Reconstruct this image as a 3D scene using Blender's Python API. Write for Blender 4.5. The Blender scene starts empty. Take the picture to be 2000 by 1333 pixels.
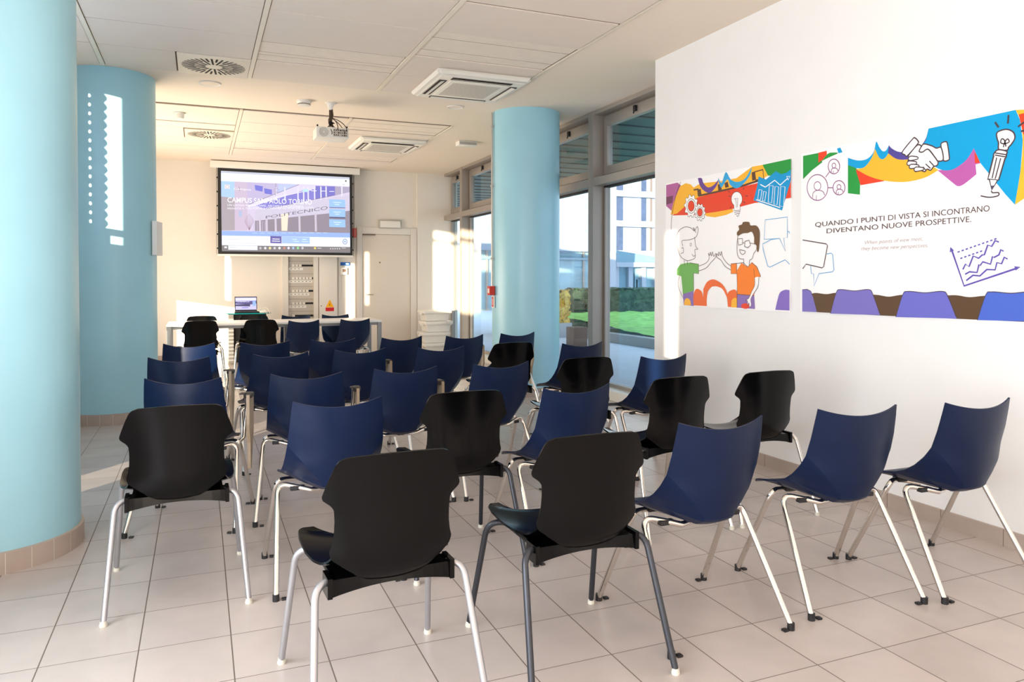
import bpy, bmesh, math, random
from mathutils import Vector, Matrix
from mathutils.geometry import tessellate_polygon
random.seed(7)
PI = math.pi
sc = bpy.context.scene
COL = sc.collection

# ---------------------------------------------------------------- camera
F = 1471.0                       # focal length in pixels of the 2000 px wide frame
EYE = 1.287
PITCH = math.radians(1.0)
YAW = math.atan(610 / F)
PCY = 543 + F * math.tan(PITCH)  # row of the principal point
cam_d = bpy.data.cameras.new('camera')
cam = bpy.data.objects.new('camera', cam_d)
COL.objects.link(cam)
cam.location = (0, 0, EYE)
cam.rotation_euler = (PI / 2 - PITCH, 0, -YAW)
cam_d.sensor_width = 36
cam_d.lens = 36 * F / 2000
cam_d.shift_y = -(666.5 - PCY) / 2000
cam_d.clip_start = 0.05
cam_d.clip_end = 300
sc.camera = cam

# ---------------------------------------------------------------- light
SUN_A = 0.8                      # dx/dy of the sunlight
SUN_SLOPE = 0.155                # fall in z for each metre in x
sun_dir = Vector((SUN_A, 1.0, -SUN_SLOPE * SUN_A)).normalized()
world = bpy.data.worlds.new('world')
sc.world = world
world.use_nodes = True
bg = world.node_tree.nodes['Background']
bg.inputs[0].default_value = (0.62, 0.78, 1.0, 1)
bg.inputs[1].default_value = 3.0
sl = bpy.data.lights.new('sun', 'SUN')
sl.energy = 20
sl.angle = math.radians(0.6)
sl.color = (1.0, 0.83, 0.60)
so = bpy.data.objects.new('sun', sl)
so.rotation_euler = sun_dir.to_track_quat('-Z', 'Y').to_euler()
COL.objects.link(so)

def area(name, loc, direction, sx, sy, power, color):
    l = bpy.data.lights.new(name, 'AREA')
    l.shape = 'RECTANGLE'; l.size = sx; l.size_y = sy; l.energy = power; l.color = color
    o = bpy.data.objects.new(name, l)
    o.location = loc
    o.rotation_euler = Vector(direction).to_track_quat('-Z', 'Y').to_euler()
    COL.objects.link(o)
    return o
# added fill lamps against plain left and front walls, standing in for daylight
area('fill_left', (-1.40, 0.6, 1.60), (1, 0, 0.25), 4.4, 2.6, 370, (0.86, 0.93, 1.0))
area('fill_behind', (1.2, -3.3, 1.5), (0, 1, 1.5), 4.4, 2.0, 150, (1.0, 0.83, 0.66))
area('fill_left_far', (-1.38, 9.9, 1.5), (1, 0, 0.4), 3.4, 2.2, 220, (1.0, 0.84, 0.64))

vs = sc.view_settings
vs.view_transform = 'Standard'
vs.look = 'None'
vs.exposure = 0.0
vs.gamma = 1.0
vs.use_curve_mapping = False

# ---------------------------------------------------------------- layout helpers (pixel of the 2000x1333 frame -> point on a plane of the place)
_fw = Vector((math.sin(YAW) * math.cos(PITCH), math.cos(YAW) * math.cos(PITCH), -math.sin(PITCH)))
_rt = Vector((math.cos(YAW), -math.sin(YAW), 0))
_up = _rt.cross(_fw)
def _ray(x, y): return _fw + _rt * ((x - 1000) / F) + _up * ((PCY - y) / F)
def onx(x, y, X):
    r = _ray(x, y) * 1.0; r *= X / r.x; return Vector((X, r.y, r.z + EYE))
def ony(x, y, Y):
    r = _ray(x, y) * 1.0; r *= Y / r.y; return Vector((r.x, Y, r.z + EYE))
def onz(x, y, Z):
    r = _ray(x, y) * 1.0; r *= (Z - EYE) / r.z; return Vector((r.x, r.y, Z))

# ---------------------------------------------------------------- materials
def lin(c):
    return tuple(((v / 255) / 12.92 if v / 255 <= 0.04045 else (((v / 255) + 0.055) / 1.055) ** 2.4) for v in c)
def mat(name, rgb, rough=0.5, metal=0.0, spec=0.5, noise=0.0, nscale=8.0, bump=0.0, bscale=60.0, coat=0.0, emit=0.0, trans=0.0):
    m = bpy.data.materials.new(name); m.use_nodes = True
    nt = m.node_tree; b = nt.nodes['Principled BSDF']
    c = lin(rgb) + (1,)
    b.inputs['Base Color'].default_value = c
    b.inputs['Roughness'].default_value = rough
    b.inputs['Metallic'].default_value = metal
    b.inputs['Specular IOR Level'].default_value = spec
    b.inputs['Coat Weight'].default_value = coat
    tc = nt.nodes.new('ShaderNodeTexCoord')
    if noise > 0:
        n = nt.nodes.new('ShaderNodeTexNoise'); n.inputs['Scale'].default_value = nscale; n.inputs['Detail'].default_value = 5
        nt.links.new(tc.outputs['Object'], n.inputs['Vector'])
        r = nt.nodes.new('ShaderNodeMapRange'); r.inputs[1].default_value = 0.3; r.inputs[2].default_value = 0.7
        r.inputs[3].default_value = 1 - noise; r.inputs[4].default_value = 1 + noise
        nt.links.new(n.outputs['Fac'], r.inputs[0])
        mx = nt.nodes.new('ShaderNodeMix'); mx.data_type = 'RGBA'; mx.blend_type = 'MULTIPLY'; mx.inputs[0].default_value = 1
        mx.inputs[6].default_value = c
        nt.links.new(r.outputs[0], mx.inputs[7]); nt.links.new(mx.outputs[2], b.inputs['Base Color'])
    if bump > 0:
        n2 = nt.nodes.new('ShaderNodeTexNoise'); n2.inputs['Scale'].default_value = bscale; n2.inputs['Detail'].default_value = 3
        nt.links.new(tc.outputs['Object'], n2.inputs['Vector'])
        bp = nt.nodes.new('ShaderNodeBump'); bp.inputs['Strength'].default_value = bump; bp.inputs['Distance'].default_value = 0.002
        nt.links.new(n2.outputs['Fac'], bp.inputs['Height']); nt.links.new(bp.outputs[0], b.inputs['Normal'])
    if emit > 0:
        b.inputs['Emission Color'].default_value = c; b.inputs['Emission Strength'].default_value = emit
        b.inputs['Base Color'].default_value = (0.02, 0.02, 0.02, 1); b.inputs['Specular IOR Level'].default_value = 0.1
    return m
_flat = {}
def ink(rgb, emit=0.0):
    k = (tuple(rgb), emit)
    if k not in _flat: _flat[k] = mat('ink_%d_%d_%d%s' % (rgb[0], rgb[1], rgb[2], '_lit' if emit else ''), rgb, 0.45, spec=0.3, emit=emit)
    return _flat[k]

M = {}
M['wall'] = mat('white_wall_paint', (238, 236, 234), 0.42, spec=0.35, noise=0.015, nscale=3, bump=0.08, bscale=90)
M['back_wall'] = mat('back_wall_paint', (232, 224, 214), 0.5, spec=0.3, noise=0.015, nscale=3)
M['ceiling'] = mat('ceiling_paint', (242, 227, 210), 0.85, spec=0.2)
M['panel'] = mat('ceiling_panel', (234, 220, 206), 0.8, spec=0.2, noise=0.015, nscale=4)
M['plank'] = mat('ceiling_plank', (240, 226, 210), 0.6, spec=0.3, noise=0.03, nscale=10)
M['gap'] = mat('panel_gap', (120, 98, 82), 0.9)
M['tbar'] = mat('ceiling_bar', (236, 224, 204), 0.45)
M['col_blue'] = mat('column_blue_paint', (160, 208, 222), 0.34, spec=0.5, noise=0.03, nscale=2.5, bump=0.05, bscale=25)
M['skirt'] = mat('skirting_tile', (176, 160, 148), 0.4, noise=0.05, nscale=5)
M['black_pl'] = mat('black_plastic', (4, 4, 5), 0.17, spec=0.2, noise=0.1, nscale=14, bump=0.03, bscale=220)
M['blue_pl'] = mat('blue_plastic', (5, 24, 56), 0.38, spec=0.25, noise=0.05, nscale=10, bump=0.08, bscale=500)
M['chrome'] = mat('chrome', (225, 220, 214), 0.13, metal=1.0, noise=0.04, nscale=12)
M['silver'] = mat('silver_paint', (176, 176, 180), 0.35, metal=0.75, noise=0.03, nscale=12)
M['dark_tube'] = mat('dark_grey_tube', (62, 64, 70), 0.35, metal=0.6, noise=0.05, nscale=12)
M['cap_white'] = mat('white_foot', (214, 210, 196), 0.5)
M['cap_black'] = mat('black_foot', (28, 27, 30), 0.5)
M['tablet'] = mat('writing_tablet_laminate', (172, 152, 128), 0.4, noise=0.06, nscale=9)
M['tablet_edge'] = mat('tablet_hinge_plastic', (44, 38, 36), 0.5)
M['alu'] = mat('window_aluminium', (164, 154, 144), 0.42, metal=0.25, noise=0.03, nscale=5)
M['seal'] = mat('rubber_seal', (40, 38, 38), 0.6)
M['white_pl'] = mat('white_plastic', (236, 232, 224), 0.4)
M['ac'] = mat('air_conditioner_plastic', (238, 232, 220), 0.4)
M['tray_gap'] = mat('grille_hole', (104, 86, 74), 0.7)
M['ac_dark'] = mat('air_conditioner_slot', (72, 62, 56), 0.7)
M['dark'] = mat('dark_void', (26, 22, 22), 0.8)
M['door'] = mat('door_paint', (226, 214, 200), 0.4)
M['frame_w'] = mat('door_frame_paint', (228, 220, 210), 0.4)
M['cab'] = mat('cabinet_paint', (228, 220, 210), 0.4)
M['cab_in'] = mat('cabinet_interior', (196, 186, 174), 0.5)
M['table'] = mat('white_table_top', (240, 238, 236), 0.3)
M['table_leg'] = mat('table_leg_metal', (138, 140, 144), 0.4, metal=0.5)
M['red'] = mat('red_plastic', (206, 44, 32), 0.4)
M['teal'] = mat('teal_glass_top', (30, 150, 150), 0.1)
M['laptop'] = mat('laptop_black', (20, 18, 22), 0.4)
M['grey_box'] = mat('grey_metal_box', (186, 180, 170), 0.35, metal=0.3)
M['cable_w'] = mat('white_cable', (222, 214, 200), 0.5)
M['cable_b'] = mat('brown_cable', (70, 48, 34), 0.5)
M['paving'] = mat('outdoor_paving', (196, 206, 222), 0.6, noise=0.06, nscale=2)
M['grass'] = mat('grass', (126, 186, 84), 0.9, noise=0.3, nscale=6)
M['hedge'] = mat('hedge_leaves', (58, 84, 60), 0.9, noise=0.45, nscale=14)
M['hedge_gold'] = mat('hedge_leaves_sunlit', (222, 186, 92), 0.9, noise=0.45, nscale=16)  # golden sunlight put into the leaf colour
M['curb'] = mat('concrete_kerb', (150, 152, 152), 0.8, noise=0.06, nscale=6)
M['planter'] = mat('planter_brown', (104, 84, 74), 0.8)
M['ext_white'] = mat('white_facade', (176, 180, 188), 0.6, noise=0.02, nscale=1)
M['ext_panel'] = mat('pale_facade_panel', (138, 150, 166), 0.6, noise=0.02, nscale=1)
M['ext_band'] = mat('facade_band', (186, 190, 198), 0.6)
M['ext_win'] = mat('facade_window', (70, 82, 112), 0.25, noise=0.2, nscale=3)
M['ext_yellow'] = mat('yellow_reveal', (232, 216, 160), 0.6)
M['soffit'] = mat('canopy_soffit', (70, 92, 90), 0.7)
M['roof_teal'] = mat('pavilion_roof', (120, 152, 166), 0.5, noise=0.05, nscale=3)
M['pav_glass'] = mat('pavilion_glazing', (140, 172, 180), 0.2, noise=0.2, nscale=1.2)
M['brown_blind'] = mat('rolled_awning', (120, 104, 98), 0.7)

def glass_mat(name, tint, refl):
    m = bpy.data.materials.new(name); m.use_nodes = True
    nt = m.node_tree; nt.nodes.clear()
    out = nt.nodes.new('ShaderNodeOutputMaterial'); mx = nt.nodes.new('ShaderNodeMixShader')
    t = nt.nodes.new('ShaderNodeBsdfTransparent'); g = nt.nodes.new('ShaderNodeBsdfGlossy'); f = nt.nodes.new('ShaderNodeLayerWeight')
    t.inputs[0].default_value = tint + (1,); g.inputs['Roughness'].default_value = 0.01
    f.inputs[0].default_value = 0.25
    pw = nt.nodes.new('ShaderNodeMapRange'); pw.inputs[1].default_value = 0.0; pw.inputs[2].default_value = 1.0; pw.inputs[3].default_value = 0.04; pw.inputs[4].default_value = refl
    nt.links.new(f.outputs[1], pw.inputs[0]); nt.links.new(pw.outputs[0], mx.inputs[0]); nt.links.new(t.outputs[0], mx.inputs[1]); nt.links.new(g.outputs[0], mx.inputs[2])
    nt.links.new(mx.outputs[0], out.inputs[0])
    return m
M['glass'] = glass_mat('window_glass', (0.86, 0.90, 0.90), 0.3)

def floor_mat():
    m = mat('floor_tiles', (170, 160, 154), 0.27, spec=0.5)
    nt = m.node_tree; b = nt.nodes['Principled BSDF']; L = nt.links.new
    tc = nt.nodes.new('ShaderNodeTexCoord'); sp = nt.nodes.new('ShaderNodeSeparateXYZ'); L(tc.outputs['Object'], sp.inputs[0])
    def ax(out, off, pitch, wid):
        a = nt.nodes.new('ShaderNodeMath'); a.operation = 'SUBTRACT'; L(out, a.inputs[0]); a.inputs[1].default_value = off
        d = nt.nodes.new('ShaderNodeMath'); d.operation = 'DIVIDE'; L(a.outputs[0], d.inputs[0]); d.inputs[1].default_value = pitch
        fl = nt.nodes.new('ShaderNodeMath'); fl.operation = 'FLOOR'; L(d.outputs[0], fl.inputs[0])
        fr = nt.nodes.new('ShaderNodeMath'); fr.operation = 'SUBTRACT'; L(d.outputs[0], fr.inputs[0]); L(fl.outputs[0], fr.inputs[1])
        c = nt.nodes.new('ShaderNodeMath'); c.operation = 'SUBTRACT'; L(fr.outputs[0], c.inputs[0]); c.inputs[1].default_value = 0.5
        ab = nt.nodes.new('ShaderNodeMath'); ab.operation = 'ABSOLUTE'; L(c.outputs[0], ab.inputs[0])
        g = nt.nodes.new('ShaderNodeMath'); g.operation = 'GREATER_THAN'; L(ab.outputs[0], g.inputs[0]); g.inputs[1].default_value = 0.5 - wid / pitch / 2
        return fl, g
    fx, gx = ax(sp.outputs[0], -0.502, 0.2988, 0.0042)
    fy, gy = ax(sp.outputs[1], 2.226, 0.3235, 0.0034)
    mxg = nt.nodes.new('ShaderNodeMath'); mxg.operation = 'MAXIMUM'; L(gx.outputs[0], mxg.inputs[0]); L(gy.outputs[0], mxg.inputs[1])
    cb = nt.nodes.new('ShaderNodeCombineXYZ'); L(fx.outputs[0], cb.inputs[0]); L(fy.outputs[0], cb.inputs[1])
    wn = nt.nodes.new('ShaderNodeTexWhiteNoise'); wn.noise_dimensions = '2D'; L(cb.outputs[0], wn.inputs[0])
    r1 = nt.nodes.new('ShaderNodeMapRange'); r1.inputs[3].default_value = 0.95; r1.inputs[4].default_value = 1.04; L(wn.outputs[0], r1.inputs[0])
    n = nt.nodes.new('ShaderNodeTexNoise'); n.inputs['Scale'].default_value = 5; n.inputs['Detail'].default_value = 6; L(tc.outputs['Object'], n.inputs[0])
    r2 = nt.nodes.new('ShaderNodeMapRange'); r2.inputs[1].default_value = 0.3; r2.inputs[2].default_value = 0.7; r2.inputs[3].default_value = 0.95; r2.inputs[4].default_value = 1.05; L(n.outputs[0], r2.inputs[0])
    mu = nt.nodes.new('ShaderNodeMath'); mu.operation = 'MULTIPLY'; L(r1.outputs[0], mu.inputs[0]); L(r2.outputs[0], mu.inputs[1])
    m1 = nt.nodes.new('ShaderNodeMix'); m1.data_type = 'RGBA'; m1.blend_type = 'MULTIPLY'; m1.inputs[0].default_value = 1
    m1.inputs[6].default_value = lin((192, 181, 175)) + (1,); L(mu.outputs[0], m1.inputs[7])
    m2 = nt.nodes.new('ShaderNodeMix'); m2.data_type = 'RGBA'; L(mxg.outputs[0], m2.inputs[0]); L(m1.outputs[2], m2.inputs[6])
    m2.inputs[7].default_value = lin((104, 92, 84)) + (1,)
    L(m2.outputs[2], b.inputs['Base Color'])
    r3 = nt.nodes.new('ShaderNodeMapRange'); r3.inputs[3].default_value = 0.26; r3.inputs[4].default_value = 0.8; L(mxg.outputs[0], r3.inputs[0]); L(r3.outputs[0], b.inputs['Roughness'])
    bp = nt.nodes.new('ShaderNodeBump'); bp.invert = True; bp.inputs['Strength'].default_value = 0.4; bp.inputs['Distance'].default_value = 0.002; L(mxg.outputs[0], bp.inputs['Height']); L(bp.outputs[0], b.inputs['Normal'])
    return m
M['floor'] = floor_mat()

# ---------------------------------------------------------------- mesh helpers
class MB:
    """collects shapes and links them as one mesh object"""
    def __init__(s): s.v = []; s.f = []; s.m = []; s.mats = []
    def mi(s, m):
        if m not in s.mats: s.mats.append(m)
        return s.mats.index(m)
    def add(s, vs_, fs_, m):
        o = len(s.v); s.v += [tuple(p) for p in vs_]; i = s.mi(m)
        for f in fs_: s.f.append(tuple(k + o for k in f)); s.m.append(i)
    def box(s, a, b, m, bev=0.0):
        x0, x1 = sorted((a[0], b[0])); y0, y1 = sorted((a[1], b[1])); z0, z1 = sorted((a[2], b[2]))
        if bev > 0:
            bm = bmesh.new(); bmesh.ops.create_cube(bm, size=1)
            for v in bm.verts: v.co = Vector(((x0 + x1) / 2 + v.co.x * (x1 - x0), (y0 + y1) / 2 + v.co.y * (y1 - y0), (z0 + z1) / 2 + v.co.z * (z1 - z0)))
            bmesh.ops.bevel(bm, geom=list(bm.edges), offset=bev, segments=2, affect='EDGES', profile=0.6)
            s.bm(bm, m); return
        s.add([(x0, y0, z0), (x1, y0, z0), (x1, y1, z0), (x0, y1, z0), (x0, y0, z1), (x1, y0, z1), (x1, y1, z1), (x0, y1, z1)],
              [(0, 3, 2, 1), (4, 5, 6, 7), (0, 1, 5, 4), (1, 2, 6, 5), (2, 3, 7, 6), (3, 0, 4, 7)], m)
    def bm(s, bm, m):
        bm.verts.index_update(); s.add([v.co.copy() for v in bm.verts], [[v.index for v in f.verts] for f in bm.faces], m); bm.free()
    def tube(s, pts, r, m, n=10, closed_ends=True):
        pts = [Vector(p) for p in pts]; rings = []; ref = None
        for i, p in enumerate(pts):
            t = (pts[min(i + 1, len(pts) - 1)] - pts[max(i - 1, 0)]).normalized()
            if ref is None:
                ref = Vector((0, 0, 1)) if abs(t.z) < 0.9 else Vector((1, 0, 0))
            u = (ref - t * ref.dot(t)).normalized(); w = t.cross(u); ref = u
            rr = r[i] if isinstance(r, (list, tuple)) else r
            rings.append([p + (u * math.cos(2 * PI * k / n) + w * math.sin(2 * PI * k / n)) * rr for k in range(n)])
        vs_ = [q for ring in rings for q in ring]; fs_ = []
        for i in range(len(pts) - 1):
            for k in range(n):
                a = i * n + k; b = i * n + (k + 1) % n; fs_.append((a, b, b + n, a + n))
        if closed_ends:
            fs_.append(tuple(reversed(range(n)))); fs_.append(tuple((len(pts) - 1) * n + k for k in range(n)))
        s.add(vs_, fs_, m)
    def lathe(s, prof, c, m, n=48, cap=True):
        """prof: list of (r, z) from bottom to top around the vertical axis through c"""
        vs_ = []; fs_ = []
        for r, z in prof:
            for k in range(n): vs_.append((c[0] + r * math.cos(2 * PI * k / n), c[1] + r * math.sin(2 * PI * k / n), c[2] + z))
        for i in range(len(prof) - 1):
            for k in range(n):
                a = i * n + k; b = i * n + (k + 1) % n; fs_.append((a, b, b + n, a + n))
        if cap:
            fs_.append(tuple(reversed(range(n)))); fs_.append(tuple((len(prof) - 1) * n + k for k in range(n)))
        s.add(vs_, fs_, m)
    def grid(s, fn, nu, nv, m, thick=0.006, umax=1.0):
        """surface fn(u in -1..1, v in 0..1) given a thickness"""
        P = [[Vector(fn(-1 + 2 * i / nu, j / nv)) for i in range(nu + 1)] for j in range(nv + 1)]
        A_ = []; B_ = []
        for j in range(nv + 1):
            for i in range(nu + 1):
                du = P[j][min(i + 1, nu)] - P[j][max(i - 1, 0)]; dv = P[min(j + 1, nv)][i] - P[max(j - 1, 0)][i]
                n = du.cross(dv).normalized() * (thick / 2); A_.append(P[j][i] + n); B_.append(P[j][i] - n)
        w = nu + 1; N = len(A_); fs_ = []
        for j in range(nv):
            for i in range(nu):
                a = j * w + i; fs_.append((a, a + 1, a + 1 + w, a + w)); fs_.append((a + N, a + w + N, a + 1 + w + N, a + 1 + N))
        for i in range(nu):
            fs_.append((i, i + N, i + 1 + N, i + 1)); k = nv * w + i; fs_.append((k, k + 1, k + 1 + N, k + N))
        for j in range(nv):
            k = j * w; fs_.append((k, k + w, k + w + N, k + N)); k = j * w + nu; fs_.append((k, k + N, k + w + N, k + w))
        s.add(A_ + B_, fs_, m)
    def build(s, name, parent=None, smooth=35):
        me = bpy.data.meshes.new(name); me.from_pydata(s.v, [], s.f)
        for m in s.mats: me.materials.append(m)
        me.polygons.foreach_set('material_index', s.m)
        if smooth:
            me.polygons.foreach_set('use_smooth', [True] * len(s.f)); me.update(); me.set_sharp_from_angle(angle=math.radians(smooth))
        me.update()
        o = bpy.data.objects.new(name, me); COL.objects.link(o)
        if parent: o.parent = parent
        return o

def tag(o, label, cat, group=None, kind=None):
    o['label'] = label; o['category'] = cat
    if group: o['group'] = group
    if kind: o['kind'] = kind
    return o
def struct(o): o['kind'] = 'structure'; return o
def thing(name, label, cat, loc=(0, 0, 0), rz=0.0, group=None):
    o = bpy.data.objects.new(name, None); o.empty_display_size = 0.1
    COL.objects.link(o); o.location = loc; o.rotation_euler = (0, 0, rz)
    return tag(o, label, cat, group)
def dup(root, loc, rz, label, group=None):
    r = root.copy(); COL.objects.link(r); r.location = loc; r.rotation_euler = (0, 0, rz); r['label'] = label
    if group: r['group'] = group
    for ch in list(root.children):
        c = ch.copy(); COL.objects.link(c); c.parent = r
        for g in list(ch.children):
            d = g.copy(); COL.objects.link(d); d.parent = c
    return r
def arc(p0, c, p1, n=6):
    """quadratic bend from p0 to p1 by control point c"""
    p0, c, p1 = Vector(p0), Vector(c), Vector(p1)
    return [(p0 * (1 - t) ** 2 + c * 2 * t * (1 - t) + p1 * t * t) for t in [i / n for i in range(n + 1)]]

# ================================================================ ROOM
CZ = 3.12; WX = 3.56; WY = 5.43; GX = 4.17; FX = 4.0; BY = 12.85; LX = -1.45; FY = -3.5
m = MB(); m.box((LX - 0.3, FY - 0.3, -0.2), (GX + 0.05, BY + 0.3, 0), M['floor']); struct(m.build('floor', smooth=0))
m = MB(); m.box((LX - 0.3, FY - 0.3, CZ), (4.25, BY + 0.3, CZ + 0.3), M['ceiling']); struct(m.build('ceiling', smooth=0))
m = MB(); m.box((WX, FY, 0), (4.35, WY, CZ), M['wall']); struct(m.build('wall_right', smooth=0))
m = MB(); m.box((LX - 0.3, BY, 0), (GX + 0.1, BY + 0.3, CZ), M['back_wall']); m.box((3.52, BY - 0.05, 0), (FX + 0.2, BY, CZ), M['back_wall'])
struct(m.build('wall_back', smooth=0))
m = MB(); m.box((LX - 0.3, FY - 0.3, 0), (4.35, FY, CZ), M['wall']); struct(m.build('wall_front', smooth=0))
# unseen left wall: plain panels, openings shaped to throw the sun patches
open_ = [(4.05, 4.66, 0.1, 1.55), (4.05, 6.20, 1.55, 2.74), (4.05, 6.20, 2.80, 2.93), (6.34, 7.00, 1.83, 2.99), (9.76, 11.45, 0.08, 1.11),
         (10.43, 10.56, 1.22, 1.93), (7.66, 7.74, 1.46, 2.36), (7.97, 8.16, 0.9, 2.12), (-1.17, -1.02, 1.2, 2.43), (6.34, 6.47, 1.70, 1.77)]
ys = sorted({FY, BY} | {v for o in open_ for v in o[:2]}); zs = sorted({0, CZ} | {v for o in open_ for v in o[2:]})
m = MB()
for y0, y1 in zip(ys, ys[1:]):
    run = None
    for z0, z1 in zip(zs, zs[1:]):
        cy, cz = (y0 + y1) / 2, (z0 + z1) / 2
        solid = not any(o[0] < cy < o[1] and o[2] < cz < o[3] for o in open_)
        if solid: run = (run[0], z1) if run else (z0, z1)
        if (not solid or z1 == zs[-1]) and run:
            m.box((LX - 0.03, y0, run[0]), (LX, y1, run[1]), M['wall']); run = None
struct(m.build('wall_left', smooth=0))
# slatted blind in the gap that throws the scalloped strip and the row of dots on the column
m = MB()
nsl = 15; pit = (2.99 - 1.83) / nsl
for i in range(nsl):
    z0 = 1.83 + i * pit; z1 = z0 + pit; zc = (z0 + z1) / 2; hy = 6.665; hr = 0.0135
    X = LX - 0.015
    # rounded slat end
    ends = [(6.47 + 0.032 * (1 - math.sin(PI * t / 6)), z0 + pit * t / 6) for t in range(7)]
    m.add([(X, y, z) for y, z in ends] + [(X, 6.60, z) for y, z in ends], [(k, k + 1, k + 8, k + 7) for k in range(6)], M['white_pl'])
    # plate with a round hole
    N = 16; ring = []; outer = []
    for k in range(N):
        a = 2 * PI * k / N; ring.append((X, hy + hr * math.cos(a), zc + hr * math.sin(a)))
        ca, sa = math.cos(a), math.sin(a); hw, hh = 0.065, pit / 2
        t = min(hw / abs(ca) if abs(ca) > 1e-6 else 9, hh / abs(sa) if abs(sa) > 1e-6 else 9)
        outer.append((X, hy + (math.copysign(hw, ca) if k % 4 == 2 else ca * t), zc + (math.copysign(hh, sa) if k % 4 == 2 else sa * t)))
    m.add(ring + outer, [(k, (k + 1) % N, N + (k + 1) % N, N + k) for k in range(N)], M['white_pl'])
    m.box((X - 0.001, 6.729, z0), (X + 0.001, 7.0, z1), M['white_pl'])
    m.box((X - 0.012, 6.601, z0 - 0.001), (X + 0.0, 6.602, z0 + 0.001), M['white_pl'])
    for (ya, yb) in ((6.60, 6.601),): m.box((X - 0.001, ya, z0), (X + 0.001, yb, z1), M['white_pl'])
tag(m.build('window_blind', smooth=0), 'white slatted window blind on the left glazing beside the round columns', 'blind')

m = MB(); m.box((WX - 0.012, FY, 0), (WX, WY + 0.012, 0.082), M['skirt'])
m.box((WX, WY, 0), (FX, WY + 0.012, 0.082), M['skirt'])
for k in range(30):
    y = 2.41 + 0.33 * (k - 12)
    if y < WY: m.box((WX - 0.0125, y, 0), (WX - 0.011, y + 0.003, 0.082), M['gap'])
struct(m.build('baseboard_right', smooth=0))
m = MB(); m.box((LX, BY - 0.012, 0), (1.2, BY, 0.08), M['skirt']); struct(m.build('baseboard_back', smooth=0))

# ---------------------------------------------------------------- columns
def column(cx, cy, label):
    t = thing('round_column', label, 'column', (cx, cy, 0), 0, 'blue round columns')
    m = MB(); R = 0.378
    m.lathe([(R, 0.0), (R, CZ)], (0, 0, 0), M['col_blue'], 96); m.build('shaft', t)
    m = MB(); m.lathe([(R + 0.0005, 0), (R + 0.013, 0), (R + 0.013, 0.092), (R + 0.0005, 0.096)], (0, 0, 0), M['skirt'], 96, cap=False)
    for k in range(24):
        a = 2 * PI * k / 24 + 0.1; d = Vector((math.cos(a), math.sin(a), 0)); s = Vector((-d.y, d.x, 0)) * 0.0012
        p = d * (R + 0.0135)
        m.add([p - s, p + s, p + s + Vector((0, 0, 0.092)), p - s + Vector((0, 0, 0.092))], [(0, 1, 2, 3)], M['cap_white'])
    m.build('tiled_base', t)
column(-0.925, 4.205, 'large blue round column nearest the camera, cut by the left edge of the picture')
column(-0.745, 7.77, 'blue round column half hidden behind the nearest one, with sun spots on it')
column(3.385, 7.76, 'blue round column standing in front of the windows on the right')

# ---------------------------------------------------------------- ceiling grid
BX = [-1.45, -0.75, 0.43, 1.61, 2.81]
def zone(y0, y1, crosses, name):
    m = MB()
    m.box((LX, y0, CZ - 0.004), (2.81, y1, CZ - 0.0005), M['gap'])
    for i in range(4):
        xs = (BX[i] + 0.02, BX[i + 1] - 0.02 if i < 3 else 2.80)
        ln = crosses(i)
        for a, b, kind in ln:
            dz = 0.013 if kind == 'p' else (0.006 if kind == 'k' else 0.009)
            if kind == 'h': m.box((xs[0] + .003, a + .004, CZ - .013), (-.172, b - .004, CZ - .004), M['panel']); continue
            m.box((xs[0] + 0.003, a + 0.0065, CZ - dz), (xs[1] - 0.003, b - 0.0065, CZ - 0.004), M['panel'] if kind == 'p' else M['plank'])
    struct(m.build(name, smooth=0))
z1a = 0.9
def cr1(i):
    base = [(y, y + 0.64, 'p') for y in [4.74 - 0.64 * k for k in range(7, 0, -1)]]
    if i == 0: return base + [(4.74, 5.38, 'p'), (5.38, 6.02, 'p'), (6.02, 6.66, 'p'), (6.66, 7.3, 'p')]
    if i == 1: return base + [(4.74, 5.38, 'p'), (5.38, 6.02, 'p'), (6.02, 6.66, 'p'), (6.66, 7.3, 'h')]
    if i == 2: return base + [(4.74, 5.38, 'p'), (5.38, 6.10, 'p'), (6.10, 6.14, 'k'), (6.14, 6.42, 'k'), (6.42, 6.50, 'k'), (6.50, 6.66, 'k'), (6.66, 7.3, 'p')]
    return [(y - 0.02, y + 0.62, 'p') for y in [4.74 - 0.64 * k for k in range(7, 0, -1)]] + [(4.74, 5.38, 'p'), (5.38, 5.54, 'k'), (5.54, 5.86, 'k'), (5.86, 6.03, 'k'), (6.03, 6.66, 'p'), (6.66, 7.3, 'p')]
def cr2(i):
    if i == 1: return [(8.70, 9.32, 'p'), (9.32, 9.62, 'k'), (9.62, 9.97, 'p'), (9.97, 10.66, 'h'), (10.66, 11.3, 'p'), (11.3, 11.92, 'p')]
    if i == 2: return [(8.70, 9.35, 'p'), (9.35, 10.0, 'p'), (10.0, 10.65, 'p'), (10.65, 10.72, 'k'), (10.72, 11.2, 'k'), (11.2, 11.3, 'k'), (11.3, 11.92, 'p')]
    if i == 3: return [(8.70, 8.88, 'k'), (8.88, 9.18, 'k'), (9.18, 9.34, 'k'), (9.34, 9.6, 'p'), (9.6, 10.65, 'p'), (10.65, 11.3, 'p'), (11.3, 11.55, 'k'), (11.55, 11.7, 'k'), (11.7, 11.92, 'p')]
    return [(8.70, 9.35, 'p'), (9.35, 10.0, 'p'), (10.0, 10.65, 'p'), (10.65, 11.3, 'p'), (11.3, 11.92, 'p')]
zone(0.26, 7.3, cr1, 'trim_1')
zone(8.68, 11.94, cr2, 'trim_2')
m = MB()
for X in (-0.75, 0.43, 1.61):
    for (a, b) in ((0.26, 7.3), (8.68, 11.94)): m.box((X - 0.017, a, CZ - 0.02), (X + 0.017, b, CZ - 0.0005), M['tbar'])
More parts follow.
